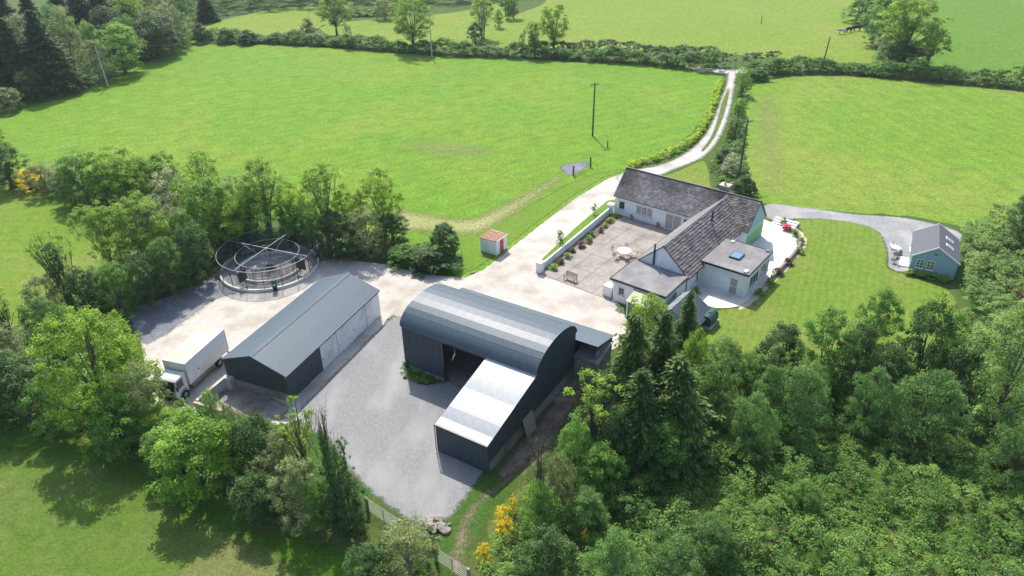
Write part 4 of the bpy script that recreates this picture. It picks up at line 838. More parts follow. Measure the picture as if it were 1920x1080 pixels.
# ================================================================== VEGETATION
def leafmat(name, lo, mid, hi, trans=.32, rough=.6, vary=.16):
    trans = min(trans + .12, .5); lo, mid, hi = [(c[0] * 2.35, c[1] * 2.35, c[2] * 1.7) for c in (lo, mid, hi)]
    m = bpy.data.materials.new(name); m.use_nodes = True; n = m.node_tree.nodes; l = m.node_tree.links; M[name] = m
    b = n['Principled BSDF']; b.inputs['Roughness'].default_value = rough; b.inputs['Specular IOR Level'].default_value = .35
    at = n.new('ShaderNodeAttribute'); at.attribute_name = 'tint'
    r = n.new('ShaderNodeValToRGB'); e = r.color_ramp.elements; e[0].position = .12; e[0].color = (*lo, 1); e[1].position = .9; e[1].color = (*hi, 1); q = e.new(.5); q.color = (*mid, 1)
    l.new(at.outputs['Fac'], r.inputs[0])
    oi = n.new('ShaderNodeObjectInfo'); mr = n.new('ShaderNodeMapRange'); mr.inputs['To Min'].default_value = 1 - vary; mr.inputs['To Max'].default_value = 1 + vary; l.new(oi.outputs['Random'], mr.inputs[0])
    hs = n.new('ShaderNodeHueSaturation'); l.new(mr.outputs[0], hs.inputs['Value']); l.new(r.outputs[0], hs.inputs['Color'])
    l.new(hs.outputs[0], b.inputs['Base Color'])
    tl = n.new('ShaderNodeBsdfTranslucent'); l.new(hs.outputs[0], tl.inputs[0]); mx = n.new('ShaderNodeMixShader'); mx.inputs[0].default_value = trans
    l.new(b.outputs[0], mx.inputs[1]); l.new(tl.outputs[0], mx.inputs[2]); l.new(mx.outputs[0], n['Material Output'].inputs[0])
leafmat('leaf_fresh', (.066, .118, .016), (.125, .195, .026), (.205, .270, .040), .42)
leafmat('leaf_vivid', (.052, .112, .018), (.105, .188, .028), (.172, .258, .044), .42)
leafmat('leaf_mid', (.036, .082, .018), (.064, .130, .026), (.110, .185, .040), .34)
leafmat('leaf_dark', (.016, .036, .012), (.030, .062, .018), (.056, .098, .028), .25)
leafmat('leaf_olive', (.060, .080, .036), (.105, .130, .058), (.175, .195, .100), .32)
leafmat('leaf_bloom', (.070, .090, .048), (.150, .165, .105), (.42, .42, .36), .30)
leafmat('leaf_pale', (.056, .098, .030), (.100, .155, .048), (.165, .220, .082), .34)
leafmat('leaf_willow', (.046, .096, .032), (.078, .142, .050), (.120, .185, .074), .34)
leafmat('leaf_conifer', (.014, .030, .014), (.026, .050, .019), (.050, .082, .028), .15)
leafmat('leaf_cypress', (.022, .044, .014), (.040, .072, .018), (.070, .108, .028), .18)
leafmat('leaf_ivy', (.020, .055, .014), (.036, .088, .020), (.065, .125, .032), .25)
leafmat('leaf_copper', (.040, .022, .016), (.070, .042, .026), (.11, .075, .04), .25)
leafmat('leaf_gorse', (.08, .10, .02), (.44, .32, .01), (.50, .38, .015), .25)
leafmat('leaf_yellowhedge', (.09, .155, .012), (.17, .23, .014), (.28, .30, .02), .4)
leafmat('leaf_bramble', (.034, .072, .016), (.064, .122, .026), (.118, .185, .046), .34, vary=.02)
leafmat('leaf_grass', (.060, .140, .012), (.10, .21, .016), (.17, .27, .03), .4, vary=.02)

def leaf_object_mesh(name, pos, nrm, size, tint, aspect=.62, direc=None, rng=None):
    n = len(pos); nrm = nrm / np.maximum(np.linalg.norm(nrm, axis=1, keepdims=True), 1e-6)
    d = rng.normal(size=(n, 3)) if direc is None else direc + rng.normal(size=(n, 3)) * .25
    t = d - nrm * (d * nrm).sum(1, keepdims=True); t /= np.maximum(np.linalg.norm(t, axis=1, keepdims=True), 1e-6); b = np.cross(nrm, t)
    s = size[:, None]; w_ = s * aspect * .5
    v = np.empty((n, 4, 3)); v[:, 0] = pos - t * s * .5; v[:, 1] = pos + b * w_ - t * s * .05 - nrm * s * .06; v[:, 2] = pos + t * s * .5; v[:, 3] = pos - b * w_ - t * s * .05 - nrm * s * .06
    me = bpy.data.meshes.new(name); me.vertices.add(n * 4); me.vertices.foreach_set('co', v.astype(np.float32).ravel())
    me.loops.add(n * 4); me.loops.foreach_set('vertex_index', np.arange(n * 4, dtype=np.int32))
    me.polygons.add(n); me.polygons.foreach_set('loop_start', np.arange(0, n * 4, 4, dtype=np.int32))
    a = me.attributes.new('tint', 'FLOAT', 'POINT'); a.data.foreach_set('value', np.repeat(np.clip(tint, 0, 1), 4).astype(np.float32))
    me.update(calc_edges=True); return me
def clump_leaves(rng, C, Rd, per, size, upw=1.15, flat=.8, shell=.45):
    nc = len(C); idx = np.repeat(np.arange(nc), per); n = len(idx)
    d = rng.normal(size=(n, 3)); d /= np.linalg.norm(d, axis=1, keepdims=True)
    d[:, 2] = np.where(d[:, 2] < -.3, -d[:, 2] * .7, d[:, 2])
    rad = Rd[idx] * rng.random(n) ** shell; p = C[idx] + d * rad[:, None] * np.array([1, 1, flat])
    nr = d * .55 + rng.normal(size=(n, 3)) * .42; nr[:, 2] += upw
    ct = rng.random(nc); tint = .5 + (ct[idx] - .5) * .55 + rng.normal(size=n) * .17
    return p, nr, size * rng.uniform(.65, 1.35, n), tint
PROF = {'round': lambda t: np.sqrt(np.clip(1 - (2 * t - 1) ** 2, 0, 1)) ** .85, 'dome': lambda t: np.sqrt(np.clip(1 - t ** 2.2, 0, 1)), 'vase': lambda t: np.clip(.35 + 1.05 * t, 0, 1) * np.sqrt(np.clip(1 - np.clip((t - .55) / .45, 0, 1) ** 2, 0, 1)),
        'egg': lambda t: np.sqrt(np.clip(1 - (np.abs(t - .38) / np.where(t < .38, .42, .62)) ** 2, 0, 1)), 'cone': lambda t: np.clip(1 - t, 0, 1) ** .85 * .95 + .04, 'bush': lambda t: np.sqrt(np.clip(1 - (np.abs(t - .28) / np.where(t < .28, .55, .72)) ** 2, 0, 1)), 'col': lambda t: .35 + .65 * np.sqrt(np.clip(1 - t ** 3, 0, 1))}
def limbs(mb, rng, base, tips, r0, h0, sides=5):
    """tapered stem(s) from the base with limbs curving to the tips"""
    for tp in tips:
        tp = np.array(tp); st = np.array([base[0], base[1], min(h0, tp[2] * .55) * rng.uniform(.5, 1)])
        k = st * .45 + tp * .55; k[2] += (tp[2] - st[2]) * .18; k[:2] += rng.normal(size=2) * .18
        r = r0 * rng.uniform(.32, .55); mb.tube([st, (st + k) / 2 + rng.normal(size=3) * .06, k, (k + tp) / 2 + rng.normal(size=3) * .1, tp], [r, r * .8, r * .58, r * .36, r * .14], sides, caps=False)
def make_tree(key, seed, H_, W_, base, nc, per, leaf0, cr_, prof, ma, bark='bark', stems=1, lobes=.28, nl=16, inner=.35, upw=1.15, trunk=True, kind='broad', tw=0):
    leaf = leaf0 * (.80 if H_ > 2.5 and kind not in ('conifer', 'cypress') else 1); per = int(per * (1.45 if H_ > 2.5 and kind not in ('conifer', 'cypress') else 1))
    rng = np.random.default_rng(seed); names = ('trunk', 'crown') if trunk else ('stem', 'foliage')
    mb = MB(); mb.sm = True
    if kind in ('conifer', 'cypress'):
        P, N, D, S_, T_ = [], [], [], [], []
        z = H_ * base; nb = 0
        while z < H_ * .98:
            t_ = (z / H_ - base) / (1 - base); rr = W_ / 2 * ((1 - t_) ** .8 if kind == 'conifer' else (1 - t_ ** 1.6) * .9 * (1 + .22 * math.sin(z * 1.9 + seed))) + .12; n_ = max(4, int(5 + rr * 2.6))
            for i in range(n_):
                a = rng.uniform(0, 2 * math.pi); ln = rr * (rng.uniform(.7, 1.12) if kind == 'conifer' else rng.uniform(.45, 1.25)); droop = (.28 if kind == 'conifer' else .5) * ln * rng.uniform(.7, 1.3)
                m_ = max(3, int(ln / .22)); s = (np.arange(m_) + rng.random(m_)) / m_
                bx = np.stack([np.cos(a) * ln * s, np.sin(a) * ln * s, z - droop * s ** 1.6 + (.1 * ln * s)], 1)
                for rep in range(per):
                    off = rng.normal(size=(m_, 3)) * np.array([.16, .16, .07]) * (1 + .4 * s[:, None]); P.append(bx + off)
                    dr = np.tile([np.cos(a), np.sin(a), -.5 if kind == 'conifer' else -1.1], (m_, 1)); D.append(dr); nn = rng.normal(size=(m_, 3)) * .5; nn[:, 2] += .8; N.append(nn)
                    S_.append(leaf * rng.uniform(.7, 1.4, m_)); T_.append(.42 + .35 * (s - .4) + rng.normal(size=m_) * .16 + rng.normal() * .1)
            z += (.30 if kind == 'conifer' else .26) * (1 + .25 * rng.random())
        cm = leaf_object_mesh(names[1], np.concatenate(P), np.concatenate(N), np.concatenate(S_), np.concatenate(T_), .38, np.concatenate(D), rng)
        mb.tube([(0, 0, 0), (.05, 0, H_ * .5), (0, 0, H_ * .97)], [W_ * .05, W_ * .03, .02], 7)
    else:
        t_ = rng.beta(1.15, 1.0, nc * 3) if kind != 'airy' else rng.beta(2.1, 1.1, nc * 3); pr = PROF[prof](t_); keep = rng.random(nc * 3) < (pr ** 1.2 + .12); t_ = t_[keep][:nc]; pr = pr[keep][:nc]; k = len(t_)
        a = rng.uniform(0, 2 * math.pi, k); ph = rng.uniform(0, 6.28, 4)
        lob = 1 + lobes * (np.sin(2 * a + ph[0] + 3 * t_) * .5 + np.sin(3 * a + ph[1] - 5 * t_) * .5 + np.sin(5 * a + ph[2] + 7 * t_) * .35)
        rd = np.where(rng.random(k) < inner, rng.uniform(.2, .8, k), rng.uniform(.78, 1.0, k)) * pr * W_ / 2 * lob
        C = np.stack([rd * np.cos(a), rd * np.sin(a), H_ * (base + (1 - base) * t_ * .97) + rng.normal(size=k) * .12 * H_ / 8], 1); C[:, 2] = np.maximum(C[:, 2], .15)
        Rr = cr_ * rng.uniform(.6, 1.35, k)
        p, nr, sz, ti = clump_leaves(rng, C, Rr, per, leaf, upw); keep = p[:, 2] > .02
        cm = leaf_object_mesh(names[1], p[keep], nr[keep], sz[keep], ti[keep], .62, None, rng)
        tips = C[rng.permutation(k)[:nl]]
        if stems == 1:
            h0 = H_ * max(base, .22) * 1.5; mb.tube([(0, 0, 0), (.04, .03, h0 * .5), (0, 0, h0)], [W_ * .034 + .03, W_ * .024 + .02, W_ * .014 + .015], 8); limbs(mb, rng, (0, 0), tips, W_ * .02 + .02, h0)
        else:
            top = C[C[:, 2] > np.quantile(C[:, 2], .6)]
            for s in range(stems):
                e = top[rng.integers(len(top))]; b = rng.normal(size=2) * .25; r = W_ * .018 + .035
                mid = np.array([b[0] + (e[0] - b[0]) * .35, b[1] + (e[1] - b[1]) * .35, e[2] * .5]); mb.tube([(b[0], b[1], 0), tuple(mid * .55 + np.array([b[0], b[1], 0]) * .45), tuple(mid), tuple(mid * .4 + e * .6), tuple(e)], [r, r * .85, r * .68, r * .45, r * .12], 6, caps=False)
                for q in range(4):
                    e2 = top[rng.integers(len(top))]; 
                    if np.linalg.norm(e2[:2] - e[:2]) < W_ * .35: mb.tube([tuple(mid), tuple((mid + e2) / 2 + np.array([0, 0, .2])), tuple(e2)], [r * .5, r * .3, r * .08], 4, caps=False)
            limbs(mb, rng, (0, 0), tips, W_ * .014 + .02, H_ * .4, 4)
        for i in range(tw):                      # fine bare twigs
            c = C[rng.integers(k)]; e = c + rng.normal(size=3) * np.array([.5, .5, .5]) + np.array([0, 0, .5]); mb.tube([tuple(c * .8), tuple(c), tuple(e)], [.03, .018, .006], 3, caps=False)
    tm = mb.me(names[0]); tm.materials.append(M[bark]); cm.materials.append(M[ma])
    co = np.empty(len(cm.vertices) * 3, np.float32); cm.vertices.foreach_get('co', co); co = co.reshape(-1, 3)
    return dict(tm=tm, cm=cm, H=float(np.quantile(co[:, 2], .995)), W=2 * float(np.quantile(np.hypot(co[:, 0], co[:, 1]), .96)), names=names)
SP = {
 'fresh':   dict(H_=8, W_=7, base=.22, nc=120, per=62, leaf=.30, cr_=.75, prof='round', ma='leaf_fresh', nl=22),
 'maple':   dict(H_=8, W_=8.4, base=.06, nc=230, per=66, leaf=.26, cr_=.66, prof='egg', ma='leaf_fresh', nl=26, inner=.2),
 'vivid':   dict(H_=7, W_=6, base=.08, nc=120, per=64, leaf=.29, cr_=.72, prof='egg', ma='leaf_vivid'),
 'mid':     dict(H_=6.5, W_=6, base=.06, nc=130, per=66, leaf=.25, cr_=.66, prof='bush', ma='leaf_mid'),
 'dark':    dict(H_=5.5, W_=5.5, base=.05, nc=120, per=66, leaf=.24, cr_=.64, prof='bush', ma='leaf_dark'),
 'olive':   dict(H_=5.5, W_=5.5, base=.06, nc=105, per=66, leaf=.21, cr_=.62, prof='bush', ma='leaf_olive', bark='bark_pale', tw=30),
 'bloom':   dict(H_=5, W_=5, base=.06, nc=95, per=60, leaf=.19, cr_=.6, prof='bush', ma='leaf_bloom', bark='bark_pale', tw=30),
 'pale':    dict(H_=9, W_=9, base=.06, nc=230, per=70, leaf=.25, cr_=.72, prof='bush', ma='leaf_pale', nl=20),
 'willow':  dict(H_=5, W_=5, base=.03, nc=130, per=80, leaf=.17, cr_=.55, prof='dome', ma='leaf_willow', upw=.15, tw=50),
 'airy':    dict(H_=9, W_=6.6, base=.18, nc=130, per=50, leaf=.25, cr_=.60, prof='vase', ma='leaf_fresh', stems=5, kind='airy', nl=22, lobes=.35, tw=60, bark='bark_pale'),
 'sparse':  dict(H_=8, W_=5, base=.3, nc=44, per=30, leaf=.24, cr_=.42, prof='vase', ma='leaf_fresh', stems=5, kind='airy', nl=26, lobes=.4, tw=90),
 'bare':    dict(H_=7, W_=4, base=.25, nc=36, per=5, leaf=.16, cr_=.35, prof='vase', ma='leaf_olive', stems=6, kind='airy', nl=26, lobes=.4, tw=140),
 'conifer': dict(H_=16, W_=8.5, base=.06, nc=0, per=7, leaf=.50, cr_=0, prof='cone', ma='leaf_conifer', kind='conifer'),
 'cypress': dict(H_=12, W_=6.5, base=.03, nc=0, per=8, leaf=.42, cr_=0, prof='cone', ma='leaf_cypress', kind='cypress'),
 'ivy':     dict(H_=7, W_=2.4, base=.0, nc=90, per=60, leaf=.17, cr_=.32, prof='col', ma='leaf_ivy', lobes=.5, inner=.3, nl=10, tw=40),
 'copper':  dict(H_=5.5, W_=5, base=.06, nc=100, per=60, leaf=.23, cr_=.6, prof='egg', ma='leaf_copper'),
 'gorse':   dict(H_=2, W_=2.2, base=.04, nc=60, per=40, leaf=.12, cr_=.26, prof='dome', ma='leaf_gorse', trunk=False, lobes=.45, nl=8),
 'shrub':   dict(H_=2.4, W_=3, base=.02, nc=70, per=60, leaf=.20, cr_=.46, prof='dome', ma='leaf_mid', trunk=False, nl=8),
 'dshrub':  dict(H_=2.4, W_=3, base=.02, nc=70, per=60, leaf=.20, cr_=.46, prof='dome', ma='leaf_dark', trunk=False, nl=8),
 'fshrub':  dict(H_=2.4, W_=3, base=.02, nc=70, per=60, leaf=.20, cr_=.46, prof='dome', ma='leaf_vivid', trunk=False, nl=8),
 'oshrub':  dict(H_=2.4, W_=3, base=.02, nc=70, per=60, leaf=.18, cr_=.46, prof='dome', ma='leaf_olive', trunk=False, nl=8, tw=20),
 'clipped': dict(H_=3.2, W_=2.6, base=.02, nc=150, per=60, leaf=.16, cr_=.30, prof='egg', ma='leaf_ivy', trunk=False, lobes=.06, inner=.1, nl=8),
 'small':   dict(H_=.9, W_=1.0, base=.02, nc=26, per=40, leaf=.11, cr_=.18, prof='dome', ma='leaf_vivid', trunk=False, nl=5),
 'smallr':  dict(H_=.9, W_=1.0, base=.02, nc=26, per=40, leaf=.11, cr_=.18, prof='dome', ma='red_flower', trunk=False, nl=5),
 'smallc':  dict(H_=.9, W_=1.0, base=.02, nc=26, per=40, leaf=.11, cr_=.18, prof='dome', ma='leaf_copper', trunk=False, nl=5),
 'sapling': dict(H_=2.6, W_=1.4, base=.3, nc=34, per=40, leaf=.13, cr_=.24, prof='egg', ma='leaf_mid', nl=8),
}
NV = {'fresh': 3, 'mid': 3, 'dark': 3, 'olive': 3, 'airy': 3, 'vivid': 2, 'bloom': 2, 'willow': 3, 'conifer': 3, 'cypress': 3, 'sparse': 2, 'shrub': 2, 'dshrub': 2, 'fshrub': 2, 'oshrub': 2, 'ivy': 2}
PROTO = {}
def proto(kind, i):
    i %= NV.get(kind, 1)
    if (kind, i) not in PROTO: PROTO[kind, i] = make_tree(kind, sum(map(ord, kind)) * 17 + i * 101, **{('leaf0' if k == 'leaf' else k): v for k, v in SP[kind].items()})
    return PROTO[kind, i]
NM = {'conifer': ('conifer_tree', 'tree'), 'cypress': ('cypress_tree', 'tree'), 'ivy': ('ivy_clad_trunk', 'tree'), 'gorse': ('gorse_bush', 'bush'), 'clipped': ('evergreen_bush', 'bush'), 'sapling': ('young_tree', 'tree'), 'copper': ('copper_bush', 'bush'), 'bare': ('bare_tree', 'tree'), 'sparse': ('sparse_tree', 'tree')}
cnt = [0]
def plant(kind, b, h, wd, label, group=None, zoff=0.):
    cnt[0] += 1; p = proto(kind, cnt[0]); rng = random.Random(cnt[0] * 7)
    nm, ct = NM.get(kind, ('shrub', 'shrub') if kind.endswith('shrub') or kind.startswith('small') else ('broadleaf_tree', 'tree'))
    t = thing(nm, label, ct, (b[0], b[1], zoff), rng.uniform(0, 6.28), group); s = wd / p['W']; t.scale = (s, s, h / p['H'])
    link(p['names'][0], p['tm'], t); link(p['names'][1], p['cm'], t)
def T(kind, bx, by, ty, wpx, label, group=None):
    b = G(bx, by); h = HT(bx, by, ty); wpx *= 1.55 if kind == 'conifer' else 1.0; plant(kind, b, max(h, .6), wpx * mpp(b, h * .5), label, group)
def hedge(name, path, wd, ht, label, ma, leaf=.3, dens=9, cl=.55, seed=1, bumps=.35, cat='hedge'):
    """long hedge: clumps over its cross-section, uneven top; a few woody stems inside"""
    rng = np.random.default_rng(seed); P = spline([G(*q)[:2] for q in path], False, 1.0); o0 = P[0]; C = []
    for a, b in zip(P, P[1:]):
        d = (b - a); L = d.length; d = d / L; nn = Vector((-d.y, d.x))
        for i in range(max(1, rng.poisson(L * dens * wd / 3))):
            s = rng.uniform(-1, 1); q = a + d * rng.uniform(0, L) + nn * s * wd / 2; top = ht * (1 - .45 * abs(s) ** 3) * (1 + bumps * (math.sin(q.x * .31) * .4 + math.sin(q.y * .47 + q.x * .13) * .4 + math.sin(q.x * 1.1) * .25))
            z = top * (1 if rng.random() < .6 else rng.uniform(.15, 1)); C.append((q.x - o0.x, q.y - o0.y, max(z - cl * .4, .2)))
    C = np.array(C); p, nr, sz, ti = clump_leaves(rng, C, cl * rng.uniform(.6, 1.4, len(C)), int(26), leaf); p[:, 2] = np.maximum(p[:, 2], .03)
    t = thing(name, label, cat, (o0.x, o0.y, 0)); cm = leaf_object_mesh('foliage', p, nr, sz, ti, .7, None, rng); cm.materials.append(M[ma]); link('foliage', cm, t)
    mb = MB()
    for i in range(0, len(P), 2): q = P[i] - o0; mb.tube([(q.x, q.y, 0), (q.x + rng.normal() * .2, q.y + rng.normal() * .2, ht * .7)], [.06, .02], 4, caps=False)
    tag(mb.build('stems', 'bark', t), kind='stuff')
def thicket(name, poly, ht, leaf, spacing, per, ma, seed, kind='stuff', label=None, cat=None, cl=.6, wave=.5):
    rng = np.random.default_rng(seed); P = [G(*q)[:2] for q in poly]; X = np.array(P); x0, y0 = X.min(0); x1, y1 = X.max(0); n = int((x1 - x0) * (y1 - y0) / spacing ** 2)
    q = np.stack([rng.uniform(x0, x1, n), rng.uniform(y0, y1, n)], 1); ins = np.zeros(n, bool); j = len(P) - 1
    for i in range(len(P)):
        xi, yi = P[i]; xj, yj = P[j]; c = ((yi > q[:, 1]) != (yj > q[:, 1])) & (q[:, 0] < (xj - xi) * (q[:, 1] - yi) / (yj - yi + 1e-12) + xi); ins ^= c; j = i
    q = q[ins]; ph = seed * 1.7
    hh = ht * (1 + wave * (np.sin(q[:, 0] * .55 + ph) * .4 + np.sin(q[:, 1] * .7 + q[:, 0] * .25 + ph) * .4 + np.sin(q[:, 0] * 1.7 - q[:, 1] * 1.3) * .3 + np.sin(q[:, 1] * 2.1 + ph) * .15))
    z = hh * np.where(rng.random(len(q)) < .75, 1, rng.uniform(.3, 1, len(q)))
    C = np.stack([q[:, 0], q[:, 1], np.maximum(z - cl * .3, .1)], 1); p, nr, sz, ti = clump_leaves(rng, C, cl * rng.uniform(.55, 1.35, len(C)), per, leaf); p[:, 2] = np.maximum(p[:, 2], .02)
    ti = ti + .16 * np.sin(p[:, 0] * .42 + ph) * np.sin(p[:, 1] * .5 - ph) + .12 * np.sin(p[:, 0] * 1.3 + p[:, 1] * .9 + ph)
    cm = leaf_object_mesh(name, p, nr, sz, ti, .7, None, rng); o = link(name, cm, ma=ma); tag(o, label, cat, None, kind); return o

# hedges
hedge('field_hedge', [(372, 76), (470, 78), (600, 84), (700, 91), (800, 99), (900, 104), (1000, 108), (1100, 112), (1200, 118), (1290, 128), (1345, 132)], 4., 3.0, 'long overgrown hedge closing the top of the large central field', 'leaf_mid', .40, 11, .8, 1, .6)
hedge('roadside_hedge', [(1000, 98), (1100, 98), (1200, 103), (1290, 110), (1340, 113)], 2.6, 2.4, 'second hedge on the far side of the lane left of the field gateway', 'leaf_dark', .38, 12, .65, 2)
hedge('clipped_hedge', [(1318, 122), (1340, 124), (1378, 127)], 2.4, 3.2, 'dark clipped hedge just left of the drive entrance', 'leaf_dark', .32, 12, .5, 3, .08)
hedge('clipped_hedge', [(1392, 124), (1425, 122), (1458, 121)], 2.2, 3.0, 'dark clipped hedge just right of the drive entrance', 'leaf_dark', .32, 12, .5, 4, .08)
hedge('field_hedge', [(1412, 146), (1450, 138), (1500, 134), (1570, 135), (1650, 142), (1750, 150), (1850, 158), (1940, 166), (2100, 178)], 3.6, 3.0, 'thick hedge along the top of the right-hand field', 'leaf_mid', .40, 11, .8, 5, .5)
hedge('drive_hedge', [(1352, 152), (1346, 172), (1335, 205), (1318, 240), (1298, 266), (1262, 288), (1215, 304), (1170, 315)], 1.2, 1.05, 'low yellow-green hedge following the left edge of the winding drive', 'leaf_yellowhedge', .22, 14, .36, 6, .2)
hedge('distant_hedge', [(640, 30), (690, 30), (735, 26)], 2.5, 2.6, 'short hedge piece between the two nearest far fields', 'leaf_mid', .45, 8, .7, 7)
hedge('boundary_hedge', [(940, 8), (962, 20), (950, 30)], 2.5, 2.5, 'bushy hedge stub running up between the far fields', 'leaf_mid', .45, 8, .8, 8)
thicket('far_wood', [(330, 12), (420, 22), (560, 14), (700, 8), (860, 6), (930, -2), (1000, -12), (1100, -60), (200, -60), (100, -10)], 9., .8, 2.1, 26, 'leaf_mid', 11, cl=1.8, wave=.9)
thicket('wood_undergrowth', [(-200, 240), (0, 205), (60, 182), (170, 158), (250, 120), (330, 90), (372, 70), (330, 40), (100, 60), (-200, 120)], 1.8, .42, 1.3, 26, 'leaf_mid', 12, cl=.9, wave=.7)
thicket('bramble_thicket', [(905, 1075), (960, 985), (1010, 920), (1060, 850), (1120, 780), (1200, 720), (1330, 690), (1420, 690), (1560, 680), (1700, 690), (1800, 650), (2000, 640), (2050, 1250), (1400, 1300), (900, 1250)], 1.05, .155, .52, 44, 'leaf_bramble', 13, cl=.44, wave=1.1)
thicket('scrub_bank', [(1425, 735), (1500, 700), (1600, 690), (1700, 680), (1790, 660), (1810, 720), (1790, 790), (1680, 790), (1560, 780), (1440, 790)], 1.9, .20, .8, 50, 'leaf_mid', 23, cl=.75, wave=.9)
thicket('bramble_bank', [(1800, 440), (1835, 420), (1880, 400), (1990, 380), (2000, 660), (1815, 660), (1800, 590), (1808, 520)], 1.5, .24, .7, 44, 'leaf_pale', 14, cl=.6, wave=.6)
thicket('weed_bank', [(690, 492), (720, 470), (790, 462), (862, 478), (872, 515), (850, 520), (800, 512), (730, 494)], .9, .20, .55, 40, 'leaf_ivy', 15, cl=.45)
thicket('hedge_bottom', [(-80, 335), (0, 335), (90, 350), (180, 372), (330, 400), (450, 430), (700, 440), (705, 480), (600, 452), (420, 500), (300, 558), (200, 600), (120, 600), (130, 560), (230, 510), (330, 450), (200, 395), (60, 360)], 1.0, .26, .85, 34, 'leaf_mid', 16, cl=.55)
thicket('hedge_bottom', [(-100, 650), (100, 640), (220, 680), (300, 745), (400, 800), (500, 830), (640, 900), (690, 960), (680, 990), (560, 960), (430, 905), (300, 850), (180, 790), (60, 740), (-100, 740)], 1.0, .24, .8, 38, 'leaf_mid', 17, cl=.55)
thicket('drive_scrub', [(1392, 140), (1410, 150), (1400, 200), (1396, 260), (1400, 330), (1410, 360), (1345, 350), (1330, 318), (1345, 290), (1368, 245), (1380, 200)], .7, .28, .8, 34, 'leaf_mid', 18, cl=.55, wave=.9)
thicket('nettle_patch', [(752, 690), (770, 684), (840, 706), (842, 716), (790, 722), (760, 712)], .3, .16, .4, 30, 'leaf_ivy', 19, cl=.3)

# --- wood at the top left
g = 'trees of the left wood'
for a in [
 ('conifer', 15, 175, -20, 62, 'tall dark conifer on the left frame edge of the wood'), ('conifer', 52, 178, 40, 44, 'narrow pointed conifer second from the left frame edge in the wood'),
 ('conifer', 104, 172, 25, 66, 'broad dark conifer with a clear point left of the leaning pole'), ('conifer', 78, 92, -22, 36, 'slim conifer behind the gap showing a bright field'),
 ('conifer', 165, 80, -26, 46, 'dark conifer at the top edge, left of a pair behind the wood'), ('conifer', 205, 76, -26, 46, 'dark conifer at the top edge, right of a pair behind the wood'),
 ('olive', 146, 138, 14, 62, 'tall brownish-green tree right of the broad dark conifer'), ('olive', 190, 155, 76, 58, 'grey-green small tree directly behind the leaning pole'),
 ('vivid', 236, 138, 46, 92, 'bright green round-domed tree right of the leaning pole'), ('dark', 298, 108, 22, 90, 'large dull green tree right of the bright round-domed tree'),
 ('fresh', 265, 84, -12, 70, 'yellowish tree at the top edge behind the bright round-domed tree'), ('olive', 325, 92, 8, 62, 'grey-green tree near the corner where wood meets hedge'),
 ('mid', 345, 82, 20, 44, 'medium green tree at the right end of the left wood'), ('conifer', 390, 40, -16, 26, 'single dark conifer at the left end of the far field'),
 ('mid', 182, 118, 40, 44, 'half-hidden tree between brownish tree and bright dome'), ('fresh', 178, 110, 40, 26, 'thin yellow-green tree behind the grey-green small tree'), ('dark', 70, 190, 128, 50, 'dark low tree at the foot of the narrow pointed conifer'),
 ('mid', 32, 160, 60, 46, 'leafy tree squeezed between the two leftmost conifers'), ('olive', 60, 130, 30, 70, 'dull green tree filling the gap between the left conifers'), ('mid', 130, 110, 10, 70, 'green tree directly behind the broad dark conifer'), ('dark', 215, 100, 12, 70, 'dark tree directly behind the bright round dome'), ('mid', 250, 112, 30, 60, 'green tree squeezed behind the right of the bright dome'),
 ('olive', 300, 62, -14, 66, 'tall greyish tree at the top edge above the dull green tree'), ('mid', 345, 50, -14, 56, 'leafy tree at the top edge right of the tall greyish one'), ('conifer', 32, 110, -26, 50, 'tall conifer at the top edge behind the leftmost trees'), ('conifer', 125, 66, -26, 44, 'thin conifer at the top edge beside the bright field gap'), ('dark', -10, 185, 90, 80, 'dark tree cut by the left frame edge at the wood'), ('conifer', 240, 66, -26, 44, 'conifer at the top edge above the bright round dome'), ('mid', 285, 110, 60, 60, 'rounded tree at the wood edge right of the bright dome'), ('olive', 325, 100, 50, 50, 'small greyish tree at the wood edge near the hedge'),
 ('mid', 110, 70, 8, 60, 'green tree at the top edge beside the bright far field gap'), ('dark', 140, 172, 120, 44, 'dark low tree left of the leaning pole foot')]:
    T(*a, g)
for a in [('oshrub', 20, 208, 166, 58, 'pale shrub in the left corner of the wood edge'), ('shrub', 52, 178, 138, 34, 'light leafy shrub below the narrow conifer'), ('dshrub', 380, 80, 44, 34, 'dark upright shrub at the corner of the wood and far hedge'), ('shrub', 425, 80, 52, 40, 'rounded shrub in the far hedge near the wood'), ('dshrub', 466, 82, 56, 44, 'dark rounded shrub in the far hedge right of the wood'), ('oshrub', 580, 72, 34, 34, 'pale tall shrub sticking out of the far hedge')]: T(*a, 'shrubs at the far hedge')
